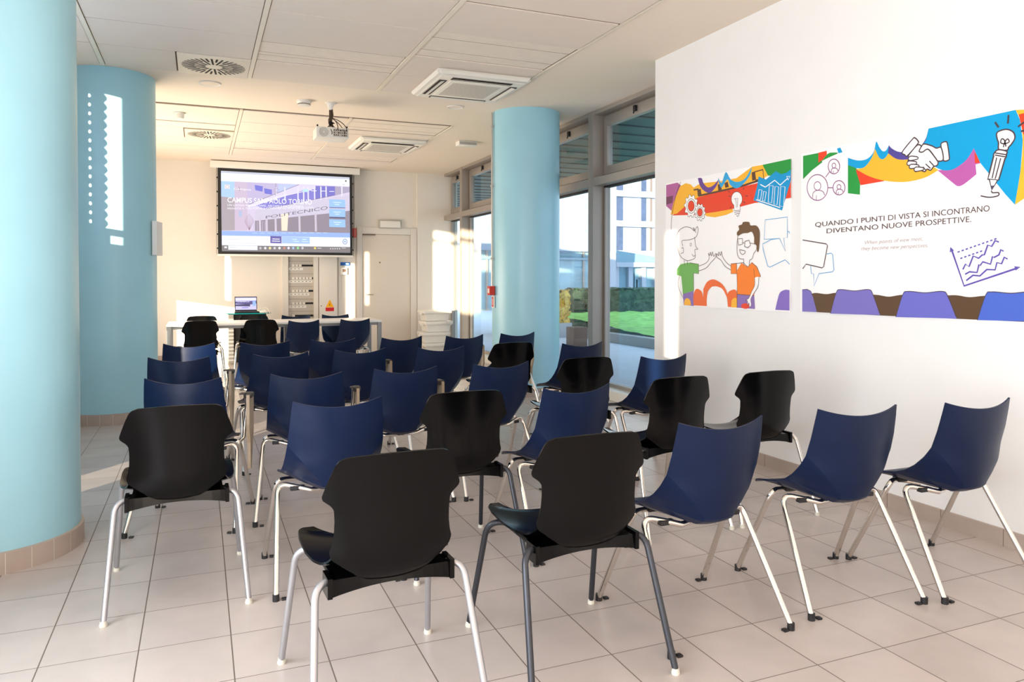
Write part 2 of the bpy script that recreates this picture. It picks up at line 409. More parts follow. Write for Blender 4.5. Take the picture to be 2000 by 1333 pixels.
for (a, b) in ((0.26, 7.3), (8.68, 11.94)): m.box((2.812, a, CZ - 0.016), (2.825, b, CZ - 0.0005), M['tbar'])
struct(m.build('trim_3', smooth=0))

def diffuser(cx, cy, s, label):
    t = thing('ceiling_air_diffuser', label, 'air vent', (cx, cy, CZ - 0.004), 0, 'swirl air diffusers')
    hx, hy = 0.285, s
    m = MB(); m.box((-hx, -hy, -0.016), (hx, hy, -0.001), M['tbar'], 0.002); m.build('face_plate', t)
    m = MB()
    for k in range(36):
        a = 2 * PI * k / 36 + PI / 36; r0 = 0.07 if k % 2 == 0 else 0.155; r1 = 0.255
        d = Vector((math.cos(a), math.sin(a) * 0.98, 0)); w = Vector((-d.y, d.x, 0)) * 0.0085
        p0, p1 = d * r0, d * r1; z = Vector((0, 0, -0.0172))
        m.add([p0 - w + z, p0 + w + z, p1 + w + z, p1 - w + z], [(0, 1, 2, 3)], M['dark'])
    m.build('slots', t, smooth=0)
diffuser(0.125, 6.99, 0.31, 'square ceiling diffuser with radial black slots, the nearer one above the first blue columns')
diffuser(0.125, 10.33, 0.31, 'square ceiling diffuser with radial slots, the farther one near the projection screen')

def cassette(x0, x1, y0, y1, label):
    cx, cy = (x0 + x1) / 2, (y0 + y1) / 2; hx, hy = (x1 - x0) / 2, (y1 - y0) / 2
    t = thing('ceiling_air_conditioner', label, 'air conditioner', (cx, cy, CZ - 0.013), 0, 'ceiling cassette air conditioners')
    bm = bmesh.new(); bmesh.ops.create_cube(bm, size=1)
    for v in bm.verts:
        k = 0.90 if v.co.z < 0 else 1.0
        v.co = Vector((v.co.x * 2 * hx * k, v.co.y * 2 * hy * k, -0.028 + v.co.z * 0.052))
    bmesh.ops.bevel(bm, geom=[e for e in bm.edges], offset=0.02, segments=3, affect='EDGES')
    m = MB(); m.bm(bm, M['ac']); m.build('casing', t)
    m = MB(); m.box((-hx * 0.6, -hy * 0.6, -0.062), (hx * 0.6, hy * 0.6, -0.053), M['ac'], 0.003)
    n = 30
    for i in range(n):
        xx = -hx * 0.5 + hx * i / n
        for j in range(26):
            yy = -hy * 0.5 + hy * j / 26
            m.add([(xx, yy, -0.0625), (xx + hx / n * 0.55, yy, -0.0625), (xx + hx / n * 0.55, yy + hy / 26 * 0.5, -0.0625), (xx, yy + hy / 26 * 0.5, -0.0625)], [(0, 3, 2, 1)], M['tray_gap'])
    m.build('grille', t, smooth=0)
    for sx, sy in ((-1, 0), (1, 0), (0, -1), (0, 1)):
        m = MB()
        if sx: m.box((sx * hx * 0.74 - 0.035, -hy * 0.58, -0.058), (sx * hx * 0.74 + 0.035, hy * 0.58, -0.05), M['ac_dark']); 
        else: m.box((-hx * 0.62, sy * hy * 0.74 - 0.035, -0.058), (hx * 0.62, sy * hy * 0.74 + 0.035, -0.05), M['ac_dark'])
        o = m.build('air_slot', t, smooth=0)
        m = MB()
        if sx: m.add([(sx * hx * 0.70, -hy * 0.56, -0.0585), (sx * hx * 0.70, hy * 0.56, -0.0585), (sx * (hx * 0.74 + 0.02), hy * 0.56, -0.066), (sx * (hx * 0.74 + 0.02), -hy * 0.56, -0.066)], [(0, 1, 2, 3)], M['ac'])
        else: m.add([(-hx * 0.6, sy * hy * 0.70, -0.0585), (hx * 0.6, sy * hy * 0.70, -0.0585), (hx * 0.6, sy * (hy * 0.74 + 0.02), -0.066), (-hx * 0.6, sy * (hy * 0.74 + 0.02), -0.066)], [(0, 1, 2, 3)], M['ac'])
        m.build('louvre', o, smooth=0)
cassette(1.90, 2.82, 6.27, 7.22, 'white square ceiling air conditioner with perforated grille, the larger nearer one')
cassette(1.90, 2.82, 9.66, 10.60, 'white square ceiling air conditioner, the farther one beyond the projector')

def recessed(cx, cy, r, label):
    t = thing('recessed_spotlight', label, 'ceiling light', (cx, cy, CZ), 0, 'recessed spotlights')
    m = MB(); m.lathe([(r * 0.8, -0.004), (r, -0.010), (r, -0.001)], (0, 0, 0), M['white_pl'], 32, cap=False); m.build('rim', t)
    m = MB(); m.lathe([(r * 0.8, -0.005), (r * 0.8, -0.002)], (0, 0, 0), M['ceiling'], 32); m.build('lens', t)
recessed(0.10, 7.67, 0.10, 'round recessed spotlight behind the nearer radial diffuser')
recessed(2.54, 7.72, 0.085, 'round recessed spotlight in front of the blue column by the windows')
t = thing('smoke_detector', 'round white smoke detector on the ceiling left of the projector', 'smoke detector', (1.01, 8.05, CZ), 0)
m = MB(); m.lathe([(0.05, -0.055), (0.062, -0.05), (0.064, -0.03), (0.075, -0.02), (0.075, 0)], (0, 0, 0), M['white_pl'], 32); m.build('housing', t)
m = MB(); m.lathe([(0.0645, -0.044), (0.0665, -0.042), (0.0645, -0.036)], (0, 0, 0), M['gap'], 32, cap=False); m.build('vent_slit', t)
t = thing('motion_sensor', 'small white sensor hanging from the ceiling behind the nearer diffuser', 'sensor', (-0.19, 9.1, CZ - 0.004), 0)
m = MB(); m.lathe([(0.035, -0.075), (0.045, -0.06), (0.045, -0.02), (0.055, -0.012), (0.055, -0.001)], (0, 0, 0), M['white_pl'], 24); m.build('body', t)
m = MB(); m.lathe([(0.057, -0.013), (0.059, -0.008), (0.057, -0.001)], (0, 0, 0), M['gap'], 24, cap=False); m.build('base_ring', t)
t = thing('emergency_light', 'small white emergency light on the ceiling left of the window column', 'emergency light', (3.36, 9.62, CZ), 0)
m = MB(); m.box((-0.16, -0.06, -0.06), (0.10, 0.09, -0.0005), M['white_pl'], 0.008); m.build('housing', t)
m = MB(); m.box((-0.15, -0.064, -0.05), (0.09, -0.059, -0.015), M['grey_box'], 0.001); m.build('diffuser', t)
t = thing('emergency_light', 'silver framed emergency light above the door on the back wall', 'emergency light', (3.04, BY, 2.21), 0)
m = MB(); m.box((-0.2, -0.05, -0.075), (0.2, -0.0005, 0.075), M['grey_box'], 0.006); m.build('frame', t)
m = MB(); m.box((-0.175, -0.056, -0.055), (0.175, -0.049, 0.055), M['white_pl'], 0.002); m.build('diffuser', t)

# ---------------------------------------------------------------- projector
t = thing('ceiling_projector', 'white projector hanging from the ceiling on a short pole with loose cables', 'projector', (1.28, 8.05, CZ), 0)
m = MB(); m.lathe([(0.055, -0.012), (0.055, -0.0005)], (0, 0, 0), M['white_pl'], 24); m.lathe([(0.022, -0.075), (0.035, -0.012)], (0, 0, 0), M['white_pl'], 20); m.build('ceiling_mount', t)
m = MB(); m.tube([(0, 0, -0.07), (0, 0, -0.245)], 0.017, M['cable_b'], 12); m.build('pole', t)
m = MB()
for a in range(4):
    ang = PI / 4 + a * PI / 2; m.tube([(0, 0, -0.225), (math.cos(ang) * 0.07, math.sin(ang) * 0.07, -0.275)], 0.006, M['dark_tube'], 6)
m.build('mount_arm', t)
b = MB(); b.box((-0.165, -0.13, -0.385), (0.165, 0.13, -0.275), M['white_pl'], 0.012); pb = b.build('body', t)
m = MB(); m.box((0.005, -0.134, -0.37), (0.155, -0.129, -0.29), M['grey_box'], 0.001)
for i in range(7):
    for j in range(3):
        if random.random() < 0.75:
            x = 0.012 + i * 0.02; z = -0.362 + j * 0.025; m.box((x, -0.1355, z), (x + random.choice((0.008, 0.014)), -0.1335, z + 0.013), M['dark'])
m.build('connector_panel', pb, smooth=0)
m = MB()
for r in (0.045, 0.035, 0.025, 0.015):
    pts = [(-0.09 + r * math.cos(2 * PI * k / 24), -0.1315, -0.33 + r * math.sin(2 * PI * k / 24)) for k in range(25)]; m.tube(pts, 0.0025, M['grey_box'], 5)
m.build('speaker_grille', pb)
m = MB(); m.lathe([(0.03, 0), (0.03, 0.05)], (0, 0, 0), M['dark'], 24)
m.v = [(0.07 + x, 0.125 + z, -0.33 + y) for x, y, z in m.v]; m.build('lens', pb)
for x in (-0.15, 0.15):
    m = MB(); m.tube([(x, -0.1, -0.278), (x, -0.1, -0.255)], 0.009, M['dark'], 8); m.build('foot', pb)
m = MB()
for (dx, ex, ez, rr) in ((0.0, 0.12, -0.34, 0.004), (-0.015, -0.01, -0.35, 0.004), (0.01, 0.05, -0.30, 0.005), (0.015, 0.14, -0.31, 0.004)):
    m.tube(arc((dx, -0.02, -0.16), (dx * 3 + ex * 0.6, -0.06, -0.20), (ex, -0.15, ez + 0.02), 10) + [Vector((ex, -0.134, ez))], rr, M['cable_b'], 6)
m.tube([(0.012, -0.018, -0.07), (0.02, -0.02, -0.13), (0.0, -0.024, -0.2), (0.022, -0.02, -0.25)], 0.008, M['cable_b'], 6)
m.tube([(-0.02, -0.03, -0.2), (0.03, -0.03, -0.215), (-0.02, -0.02, -0.225)], 0.012, M['dark'], 8)
m.build('cable', t)

# ---------------------------------------------------------------- flat artwork helper
class Art(MB):
    def __init__(s, fn, normal, step=0.00003):
        super().__init__(); s.fn = fn; s.n = Vector(normal); s.k = 0; s.step = step
    def put(s, pts3, m):
        s.k += 1; off = s.n * (s.k * s.step)
        tris = tessellate_polygon([pts3]); P = [p + off for p in pts3]
        fs_ = []
        for t3 in tris:
            a, b_, c = (P[i] for i in t3)
            fs_.append(tuple(t3) if (b_ - a).cross(c - a).dot(s.n) > 0 else tuple(reversed(t3)))
        s.add(P, fs_, m)
    def poly(s, pts, m): s.put([s.fn(*p) for p in pts], m)
    def line(s, pts, w, m, closed=False):
        P = [s.fn(*p) for p in pts]
        if closed: P = P + [P[0]]
        s.k += 1; off = s.n * (s.k * s.step); n = len(P); L = []; R = []
        for i in range(n):
            if closed and i in (0, n - 1): t = P[1] - P[n - 2]
            else: t = P[min(i + 1, n - 1)] - P[max(i - 1, 0)]
            t = t.normalized() if t.length > 0 else Vector((0, 0, 1)); sd = s.n.cross(t) * (w / 2)
            L.append(P[i] + sd + off); R.append(P[i] - sd + off)
        s.add(L + R, [(i, i + n, i + n + 1, i + 1) for i in range(n - 1)], m)
    def text(s, txt, p0, p1, h0, h1, m, wt=0.0, slant=0.0):
        """text running from p0 to p1 (left and right ends of the base line, artwork units), heights h0, h1 at the ends"""
        cu = bpy.data.curves.new('t', 'FONT'); cu.body = txt; cu.size = 1.0; cu.offset = wt; cu.resolution_u = 3; cu.shear = slant
        o = bpy.data.objects.new('t', cu); COL.objects.link(o)
        me = bpy.data.meshes.new_from_object(o.evaluated_get(bpy.context.evaluated_depsgraph_get()))
        COL.objects.unlink(o); bpy.data.objects.remove(o)
        xs = [v.co.x for v in me.vertices]
        if not xs: return
        x0, x1 = min(xs), max(xs); s.k += 1; off = s.n * (s.k * s.step); vs_ = []
        for v in me.vertices:
            t = (v.co.x - x0) / (x1 - x0); h = (h0 + (h1 - h0) * t) / 0.7
            vs_.append(s.fn(p0[0] + (p1[0] - p0[0]) * t, p0[1] + (p1[1] - p0[1]) * t - v.co.y * h) + off)
        fs_ = []
        for f in me.polygons:
            ids = list(f.vertices); a, b_, c = (vs_[i] for i in ids[:3])
            fs_.append(ids if (b_ - a).cross(c - a).dot(s.n) > 0 else ids[::-1])
        s.add(vs_, fs_, m); bpy.data.meshes.remove(me)
def curve(pts, n=8, closed=False):
    """Catmull-Rom through the points"""
    P = [Vector((p[0], p[1])) for p in pts]; out = []; N = len(P)
    rng = range(N) if closed else range(N - 1)
    for i in rng:
        g = (lambda j: P[j % N]) if closed else (lambda j: P[max(0, min(N - 1, j))])
        a, b_, c, d = g(i - 1), g(i), g(i + 1), g(i + 2)
        for k in range(n):
            t = k / n; out.append(tuple(0.5 * ((2 * b_) + (c - a) * t + (2 * a - 5 * b_ + 4 * c - d) * t * t + (3 * b_ - a - 3 * c + d) * t ** 3)))
    if not closed: out.append(tuple(P[-1]))
    return out
def circ(cx, cy, rx, ry=None, n=24, a0=0, a1=2 * PI, full=True):
    ry = ry or rx
    return [(cx + rx * math.cos(a0 + (a1 - a0) * k / (n if full else n - 1)), cy + ry * math.sin(a0 + (a1 - a0) * k / (n if full else n - 1))) for k in range(n)]
# ---------------------------------------------------------------- printed murals on the right wall
MX = WX - 0.008
K_BR = ink((92, 62, 48)); K_LN = ink((74, 58, 62)); WHT = ink((250, 247, 246)); BLUE = ink((0, 158, 214)); ORG = ink((250, 182, 48)); RED = ink((232, 66, 36))
GRN = ink((36, 150, 62)); PUR = ink((186, 92, 166)); IND = ink((82, 70, 148)); BRN = ink((96, 70, 44)); LBL = ink((96, 168, 214)); VIO = ink((94, 78, 168))
t = thing('wall_poster', 'square printed wall graphic of two cartoon people touching hands under coloured drapes', 'poster', (MX, 4.55, 1.56))
m = MB(); m.box((MX, 3.845, 1.062), (WX, 5.258, 2.062), WHT); b1 = m.build('board', smooth=0); b1.parent = t; b1.matrix_parent_inverse = Matrix.Translation((-MX, -4.55, -1.56))
A = Art(lambda u, v: onx(1290 + .2475 * u, 290 + .2475 * v, MX - 0.0006), (-1, 0, 0))
A.poly([(45, 290), (135, 270), (168, 300), (120, 380), (95, 500), (45, 455)], ink((178, 96, 152)))
A.poly([(45, 385), (100, 372), (95, 430), (45, 445)], ink((118, 62, 90)))
A.poly([(95, 530), (200, 430), (300, 380), (740, 280), (1028, 205), (1028, 392), (740, 432), (560, 480), (350, 522)], RED)
A.poly([(345, 515), (450, 500), (570, 478), (575, 500), (520, 525), (430, 545), (360, 535)], ORG)
A.poly([(155, 300), (200, 275), (240, 285), (262, 310), (300, 285), (330, 275), (450, 262), (600, 235), (722, 145), (805, 130), (850, 215), (770, 262), (300, 385), (215, 440), (130, 515), (80, 525), (105, 420)], ORG)
A.line([(262, 328), (300, 322)], .012, K_BR); A.line([(300, 375), (480, 335), (640, 298), (820, 240)], .014, K_BR)
A.poly([(290, 325), (318, 320), (325, 372), (295, 378)], K_BR); A.poly([(452, 285), (480, 280), (484, 330), (456, 336)], K_BR)
A.poly([(505, 275), (530, 262), (540, 305), (512, 312)], K_BR); A.poly([(720, 190), (745, 182), (750, 248), (724, 256)], K_BR)
A.line([(745, 185), (808, 168), (815, 238), (752, 252)], .010, K_BR, True)
A.poly(curve([(295, 235), (325, 236), (340, 275), (375, 308), (420, 290), (462, 240)]) + curve([(462, 240), (440, 300), (392, 350), (345, 335), (312, 295), (295, 235)]), ink((104, 66, 146)))
A.poly(curve([(455, 228), (482, 272), (516, 188), (555, 245), (610, 265), (670, 235), (722, 145)]) + curve([(722, 145), (705, 215), (650, 285), (600, 315), (552, 290), (528, 245), (482, 310), (460, 265)]), ink((44, 164, 218)))
A.poly([(805, 130), (1030, 82), (1030, 210), (850, 216)], GRN)
A.poly([(775, 222), (832, 246), (878, 208), (910, 180), (955, 205), (1000, 190), (1028, 165), (1030, 250), (960, 490), (735, 410), (765, 290)], ink((0, 150, 208)))
A.line([(788, 285), (828, 306), (902, 252), (945, 290), (1005, 235)], .007, WHT); A.line([(995, 222), (1022, 222), (1008, 250)], .006, WHT, True)
for (x, y0, y1, w) in ((778, 325, 400, 24), (815, 340, 412, 20), (860, 292, 425, 30), (905, 300, 440, 28), (950, 300, 455, 34)):
    A.line([(x, y0), (x + w, y0 + 4), (x + w - 12, y1 + 5), (x - 10, y1)], .005, WHT, True)
A.line([(755, 405), (945, 468)], .006, WHT)
def gear(cx, cy, rx, ry, nt=10):
    pts = []
    for k in range(nt * 4):
        a = 2 * PI * k / (nt * 4); r = 1.0 if k % 4 in (0, 1) else 0.82; pts.append((cx + rx * r * math.cos(a), cy + ry * r * math.sin(a)))
    A.poly(pts, WHT); A.line(pts, .004, K_LN, True); A.line(circ(cx, cy, rx * .62, ry * .62), .004, K_LN, True); A.poly(circ(cx, cy, rx * .45, ry * .45), RED); A.line(circ(cx, cy, rx * .45, ry * .45), .004, K_LN, True)
gear(243, 455, 56, 92); gear(312, 505, 45, 70)
A.poly(circ(603, 400, 43, 58), WHT); A.line(circ(603, 400, 43, 58), .004, K_LN, True)
A.poly([(580, 440), (628, 440), (630, 490), (615, 525), (600, 530), (585, 490)], WHT)
A.line([(580, 445), (583, 492), (630, 488), (628, 445)], .004, K_LN); A.line([(583, 505), (630, 498)], .004, K_LN); A.line([(588, 520), (626, 512)], .004, K_LN); A.line([(600, 530), (612, 538), (620, 522)], .004, K_LN)
A.line([(600, 470), (598, 410), (585, 400), (612, 395), (608, 465)], .004, K_LN)
for s_ in (((540, 375), (555, 382)), ((535, 335), (548, 348)), ((670, 375), (690, 378)), ((655, 420), (670, 432)), ((650, 325), (662, 312)), ((560, 460), (548, 475))): A.line(s_, .005, K_LN)
A.line(curve([(160, 265), (130, 350), (105, 450), (88, 560), (85, 640)]), .004, K_BR)
# left figure
A.poly([(160, 915), (215, 903), (302, 915), (302, 990), (262, 985), (262, 1125), (178, 1150), (165, 1010), (130, 1000), (132, 950)], ink((106, 176, 84)))
A.line([(230, 903), (302, 915), (302, 990), (262, 985), (262, 1125)], .004, K_BR)
A.poly([(178, 1150), (262, 1125), (265, 1245), (185, 1238)], ink((138, 108, 178))); A.poly(curve([(188, 1238), (192, 1200), (212, 1182), (235, 1200), (242, 1240)]), ORG)
A.line(curve([(150, 835), (125, 740), (140, 660), (190, 622), (240, 628), (268, 650), (290, 618), (298, 650), (280, 700), (230, 722), (172, 730), (178, 770)]), .004, K_BR)
A.line(curve([(268, 655), (262, 625), (282, 668)]), .004, K_BR)
A.line(curve([(270, 700), (278, 770), (296, 795), (272, 802), (275, 860), (240, 882), (205, 885), (165, 860), (150, 835)]), .004, K_BR)
A.line([(190, 885), (192, 925)], .004, K_BR); A.line([(212, 885), (214, 918)], .004, K_BR); A.line(circ(240, 760, 6, 12), .003, K_BR, True); A.line(curve([(168, 790), (180, 785), (182, 820), (162, 830)]), .004, K_BR); A.line(curve([(250, 835), (262, 852), (275, 845)]), .004, K_BR)
A.line(curve([(302, 930), (360, 905), (385, 870), (380, 830), (392, 845), (395, 820), (405, 850), (412, 818), (422, 852), (438, 830), (436, 860), (400, 900), (360, 945), (302, 968)]), .004, K_BR)
A.line(curve([(150, 1010), (140, 1080), (165, 1150), (185, 1190)]), .004, K_BR)
# right figure
A.poly([(558, 912), (600, 905), (602, 990), (558, 990)], ink((248, 128, 32)))
A.poly([(602, 970), (640, 905), (690, 938), (725, 900), (762, 940), (792, 1012), (745, 1022), (740, 1160), (608, 1150)], ink((248, 128, 32)))
A.line([(558, 912), (655, 903), (690, 938), (722, 903), (762, 935), (792, 1012), (745, 1022), (738, 950)], .004, K_BR); A.line([(602, 905), (602, 990), (558, 990), (558, 912)], .004, K_BR)
A.poly([(608, 1152), (740, 1160), (747, 1268), (606, 1258)], ink((138, 108, 178))); A.line([(608, 985), (606, 1258)], .004, K_BR); A.line([(608, 1152), (740, 1162)], .004, K_BR)
A.poly(circ(672, 1245, 34, 22), RED)
A.poly(curve([(745, 1025), (778, 1020), (770, 1090), (735, 1150), (715, 1190), (718, 1235), (705, 1255), (700, 1220), (690, 1240), (688, 1205), (675, 1200), (700, 1180), (722, 1130), (745, 1080)], closed=True), WHT)
A.line(curve([(778, 1020), (770, 1090), (735, 1150), (715, 1190), (718, 1235), (705, 1255), (700, 1220), (690, 1240), (688, 1205), (675, 1200), (700, 1180), (722, 1130), (745, 1080), (745, 1025)]), .004, K_BR)
A.line(curve([(558, 930), (520, 900), (492, 855), (482, 815), (476, 845), (462, 818), (460, 848), (448, 832), (445, 858), (480, 885), (510, 930), (556, 960)]), .004, K_BR)
A.poly(curve([(612, 690), (605, 665), (622, 640), (618, 612), (645, 600), (655, 582), (700, 582), (712, 608), (760, 612), (785, 665), (778, 800), (765, 815), (760, 770), (742, 750), (740, 700), (722, 660), (690, 668), (650, 672)], closed=True), ink((110, 78, 50)))
A.line(curve([(612, 690), (606, 760), (608, 830), (625, 868), (655, 875)]), .004, K_BR); A.line(curve([(762, 770), (758, 800), (738, 830), (725, 870), (705, 885), (702, 925)]), .004, K_BR); A.line([(658, 870), (660, 925)], .004, K_BR)
A.line([(610, 715), (648, 712), (650, 755), (618, 765)], .005, K_BR, True); A.line([(668, 735), (700, 725), (712, 765), (690, 785), (665, 775)], .005, K_BR, True); A.line([(648, 745), (668, 748)], .004, K_BR); A.line([(708, 748), (745, 755)], .004, K_BR)
A.line(curve([(625, 800), (670, 812), (655, 838), (635, 828), (625, 800)]), .004, K_BR)
# arches
A.poly(curve([(265, 1240), (262, 1160), (285, 1110), (325, 1130), (340, 1180)]) + curve([(340, 1110), (370, 1055), (420, 1035), (480, 1065), (515, 1110), (530, 1150)]) + curve([(530, 1150), (550, 1125), (600, 1125), (604, 1250)]) + [(604, 1255), (535, 1252), (530, 1190)] + curve([(525, 1170), (480, 1105), (425, 1090), (380, 1120), (368, 1180), (368, 1245)]), ink((240, 106, 44)))
A.poly(curve([(560, 1255), (565, 1200), (585, 1180), (604, 1185)]) + [(604, 1257)], ORG)
A.poly(curve([(368, 1245), (370, 1170), (400, 1100), (440, 1092), (490, 1110), (525, 1180), (532, 1252)]), WHT)
A.poly(curve([(908, 1275), (925, 1200), (945, 1140), (985, 1117), (1020, 1120)]) + [(1020, 1280)], ink((132, 106, 190)))
# speech bubbles
A.line([(828, 565), (1003, 542), (1003, 705), (975, 708), (988, 812), (942, 712), (820, 718)], .005, LBL, True)
A.line([(935, 712), (875, 720), (808, 755), (812, 800), (848, 930), (865, 938), (985, 880), (1022, 915)], .005, LBL)
A.line([(1003, 655), (1020, 660), (1022, 675)], .005, LBL)
o = A.build('printed_artwork', smooth=0); o.parent = b1

t = thing('wall_poster', 'wide printed wall graphic with Italian slogan, shaking hands and a row of blue chair backs', 'poster', (MX, 2.7, 1.56))
m = MB(); m.box((MX, 1.35, 1.072), (WX, 3.745, 2.078), WHT); b2 = m.build('board', smooth=0); b2.parent = t; b2.matrix_parent_inverse = Matrix.Translation((-MX, -2.7, -1.56))
A = Art(lambda u, v: onx(1550 + .225 * u, 200 + .225 * v, MX - 0.0006), (-1, 0, 0))
# left part
A.poly([(82, 466), (215, 440), (250, 520), (160, 590), (82, 668)], GRN); A.poly([(215, 438), (287, 420), (290, 470), (215, 525)], RED)
A.poly([(376, 402), (405, 392), (425, 434), (390, 442)], BLUE); A.poly(curve([(250, 500), (300, 445), (345, 436), (385, 442), (300, 482), (215, 525)]), GRN)
for (cx, cy, rx, ry) in ((207, 740, 90, 112), (350, 557, 50, 64), (394, 742, 52, 62)):
    A.line(circ(cx, cy, rx, ry, 32), .006, ink((150, 96, 140)), True)
    A.line(circ(cx, cy - ry * .12, rx * .33, ry * .33, 20), .005, ink((150, 96, 140)), True)
    A.line(curve([(cx - rx * .45, cy + ry * .8), (cx - rx * .4, cy + ry * .4), (cx, cy + ry * .22), (cx + rx * .5, cy + ry * .3), (cx + rx * .7, cy + ry * .6)]), .005, ink((150, 96, 140)))
    A.line([(cx - rx * .1, cy + ry * .6), (cx - rx * .12, cy + ry * .95)], .004, ink((150, 96, 140)))
A.line([(278, 650), (312, 605)], .006, ink((150, 96, 140))); A.line([(298, 742), (342, 742)], .006, ink((150, 96, 140)))
# drapes
A.poly([(472, 500), (560, 590), (578, 700), (576, 802), (472, 790)], GRN)
A.poly([(540, 585), (700, 640), (790, 684), (582, 720)], RED)
A.poly(curve([(472, 482), (560, 505), (640, 490), (695, 430), (718, 342), (745, 390), (775, 425), (805, 415), (828, 372)]) + [(860, 440), (760, 520), (600, 575), (545, 572), (472, 545)], BLUE)
A.poly(curve([(545, 580), (620, 560), (680, 480), (708, 405)]) + curve([(708, 405), (740, 475), (770, 495), (800, 478), (825, 440)]) + curve([(825, 440), (880, 480), (960, 500), (1060, 480), (1255, 585)]) + curve([(1255, 590), (1150, 650), (1020, 685), (900, 692), (760, 675), (640, 635), (545, 580)]), ORG)
A.poly(curve([(828, 372), (860, 405), (930, 432), (1060, 420), (1140, 330), (1170, 235)]) + curve([(1170, 235), (1160, 380), (1080, 470), (980, 497), (890, 490), (820, 440)]), IND)
A.poly(curve([(1250, 590), (1380, 575), (1480, 520), (1570, 400), (1640, 520)]) + [(1620, 530), (1580, 540), (1587, 622)] + curve([(1587, 625), (1480, 710), (1430, 728), (1390, 705), (1250, 590)]), PUR)
A.poly([(1570, 430), (1640, 520), (1575, 530)], RED)
A.poly([(1100, 400), (1150, 330), (1172, 228), (1928, 66), (1965, 150), (1990, 330), (1970, 600), (1922, 890), (1840, 800), (1620, 525), (1565, 400)] + curve([(1565, 400), (1500, 500), (1400, 575), (1320, 592), (1250, 572), (1180, 520)]), BLUE)
A.poly(curve([(1928, 66), (1965, 150), (1990, 330), (1970, 600), (1922, 890)]) + [(2010, 830), (2100, 780), (2250, 700), (2250, 300), (2140, 130), (2080, 60)], ORG)
A.poly([(1955, 105), (2100, 70), (2250, 35), (2380, 300), (2200, 330), (1995, 280)], RED)
# handshake
def wl(pts, c=True, w=.007, n=6):
    P = curve(pts, n, c)
    if c: A.poly(P, WHT)
    A.line(P, w, K_LN, c)
wl([(945, 430), (1035, 318), (1055, 310), (1080, 335), (1078, 360), (990, 462), (965, 455)])
wl([(1285, 355), (1325, 342), (1338, 370), (1352, 470), (1348, 500), (1310, 510), (1296, 480), (1282, 390)])
wl([(1075, 372), (1110, 385), (1090, 425), (1120, 430), (1165, 405), (1230, 480), (1255, 520), (1245, 548), (1215, 560), (1190, 590), (1160, 580), (1140, 602), (1100, 590), (1060, 602), (1050, 575), (1020, 570), (1015, 545), (995, 535), (995, 505), (1005, 480), (1000, 460)])
wl([(1110, 385), (1135, 362), (1200, 378), (1240, 398), (1282, 395), (1300, 495), (1255, 510), (1230, 480), (1170, 408), (1120, 432), (1092, 425)])
for q in ((1012, 478), (1000, 520), (1020, 548), (1062, 572)):
    wl([(q[0] - 14, q[1] + 8), (q[0] + 5, q[1] - 10), (q[0] + 62, q[1] - 4), (q[0] + 66, q[1] + 14), (q[0] + 20, q[1] + 26), (q[0] - 8, q[1] + 26)], w=.006)
for a_, b_ in (((1125, 560), (1150, 592)), ((1148, 535), (1190, 575)), ((1180, 510), (1222, 555))): A.line([a_, b_], .006, K_LN)
# pencil bulb
wl([(1770, 320), (1765, 270), (1800, 245), (1860, 236), (1910, 262), (1922, 310), (1895, 360), (1868, 390), (1855, 415), (1785, 412), (1780, 350)])
A.line(curve([(1822, 390), (1838, 340), (1860, 318), (1872, 345), (1830, 360), (1800, 350), (1808, 318), (1832, 330), (1845, 385)]), .006, K_LN)
wl([(1745, 440), (1780, 412), (1850, 425), (1850, 450), (1832, 490), (1745, 470)], w=.007)
A.line([(1752, 440), (1848, 455)], .006, K_LN); A.line([(1748, 458), (1842, 474)], .006, K_LN)
A.poly([(1740, 460), (1835, 488), (1780, 675), (1690, 668), (1705, 600)], WHT); A.line([(1740, 462), (1705, 600), (1688, 668), (1782, 675), (1838, 485)], .008, K_LN)
A.line([(1765, 480), (1725, 660)], .006, K_LN); A.line([(1800, 485), (1752, 665)], .006, K_LN)
A.poly([(1702, 672), (1770, 678), (1722, 762)], WHT); A.line([(1702, 672), (1722, 762), (1772, 678)], .006, K_LN); A.poly([(1710, 725), (1745, 722), (1722, 765)], ink((70, 66, 84)))
A.line(curve([(1718, 768), (1730, 785), (1780, 785), (1775, 812), (1700, 825), (1625, 812)]), .006, K_LN)
for s_ in (((1750, 172), (1782, 218)), ((1868, 110), (1862, 185)), ((1950, 212), (2005, 172)), ((1975, 252), (2010, 245))): A.line(s_, .009, K_LN)
# slogan
A.text('QUANDO I PUNTI DI VISTA SI INCONTRANO', (188, 1083), (1704, 946), 40, 54, ink((84, 62, 60)), 0.0)
A.text('DIVENTANO NUOVE PROSPETTIVE.', (288, 1138), (1545, 1039), 40, 52, ink((84, 62, 60)), 0.0)
A.text('When points of view meet,', (620, 1234), (1122, 1200), 32, 36, ink((186, 168, 166)), -0.004, .25)
A.text('they become new perspectives.', (588, 1286), (1170, 1258), 32, 36, ink((186, 168, 166)), -0.004, .25)
D = lambda pts: [(x, y + 800) for x, y in pts]
A.line(D([(80, 396), (285, 430), (296, 445), (262, 628), (248, 638), (110, 606), (80, 646)]), .006, K_LN)
A.line(D([(290, 518), (325, 510), (340, 520), (352, 655), (338, 672), (222, 688), (178, 798), (176, 690), (156, 688), (150, 622)]), .005, LBL)
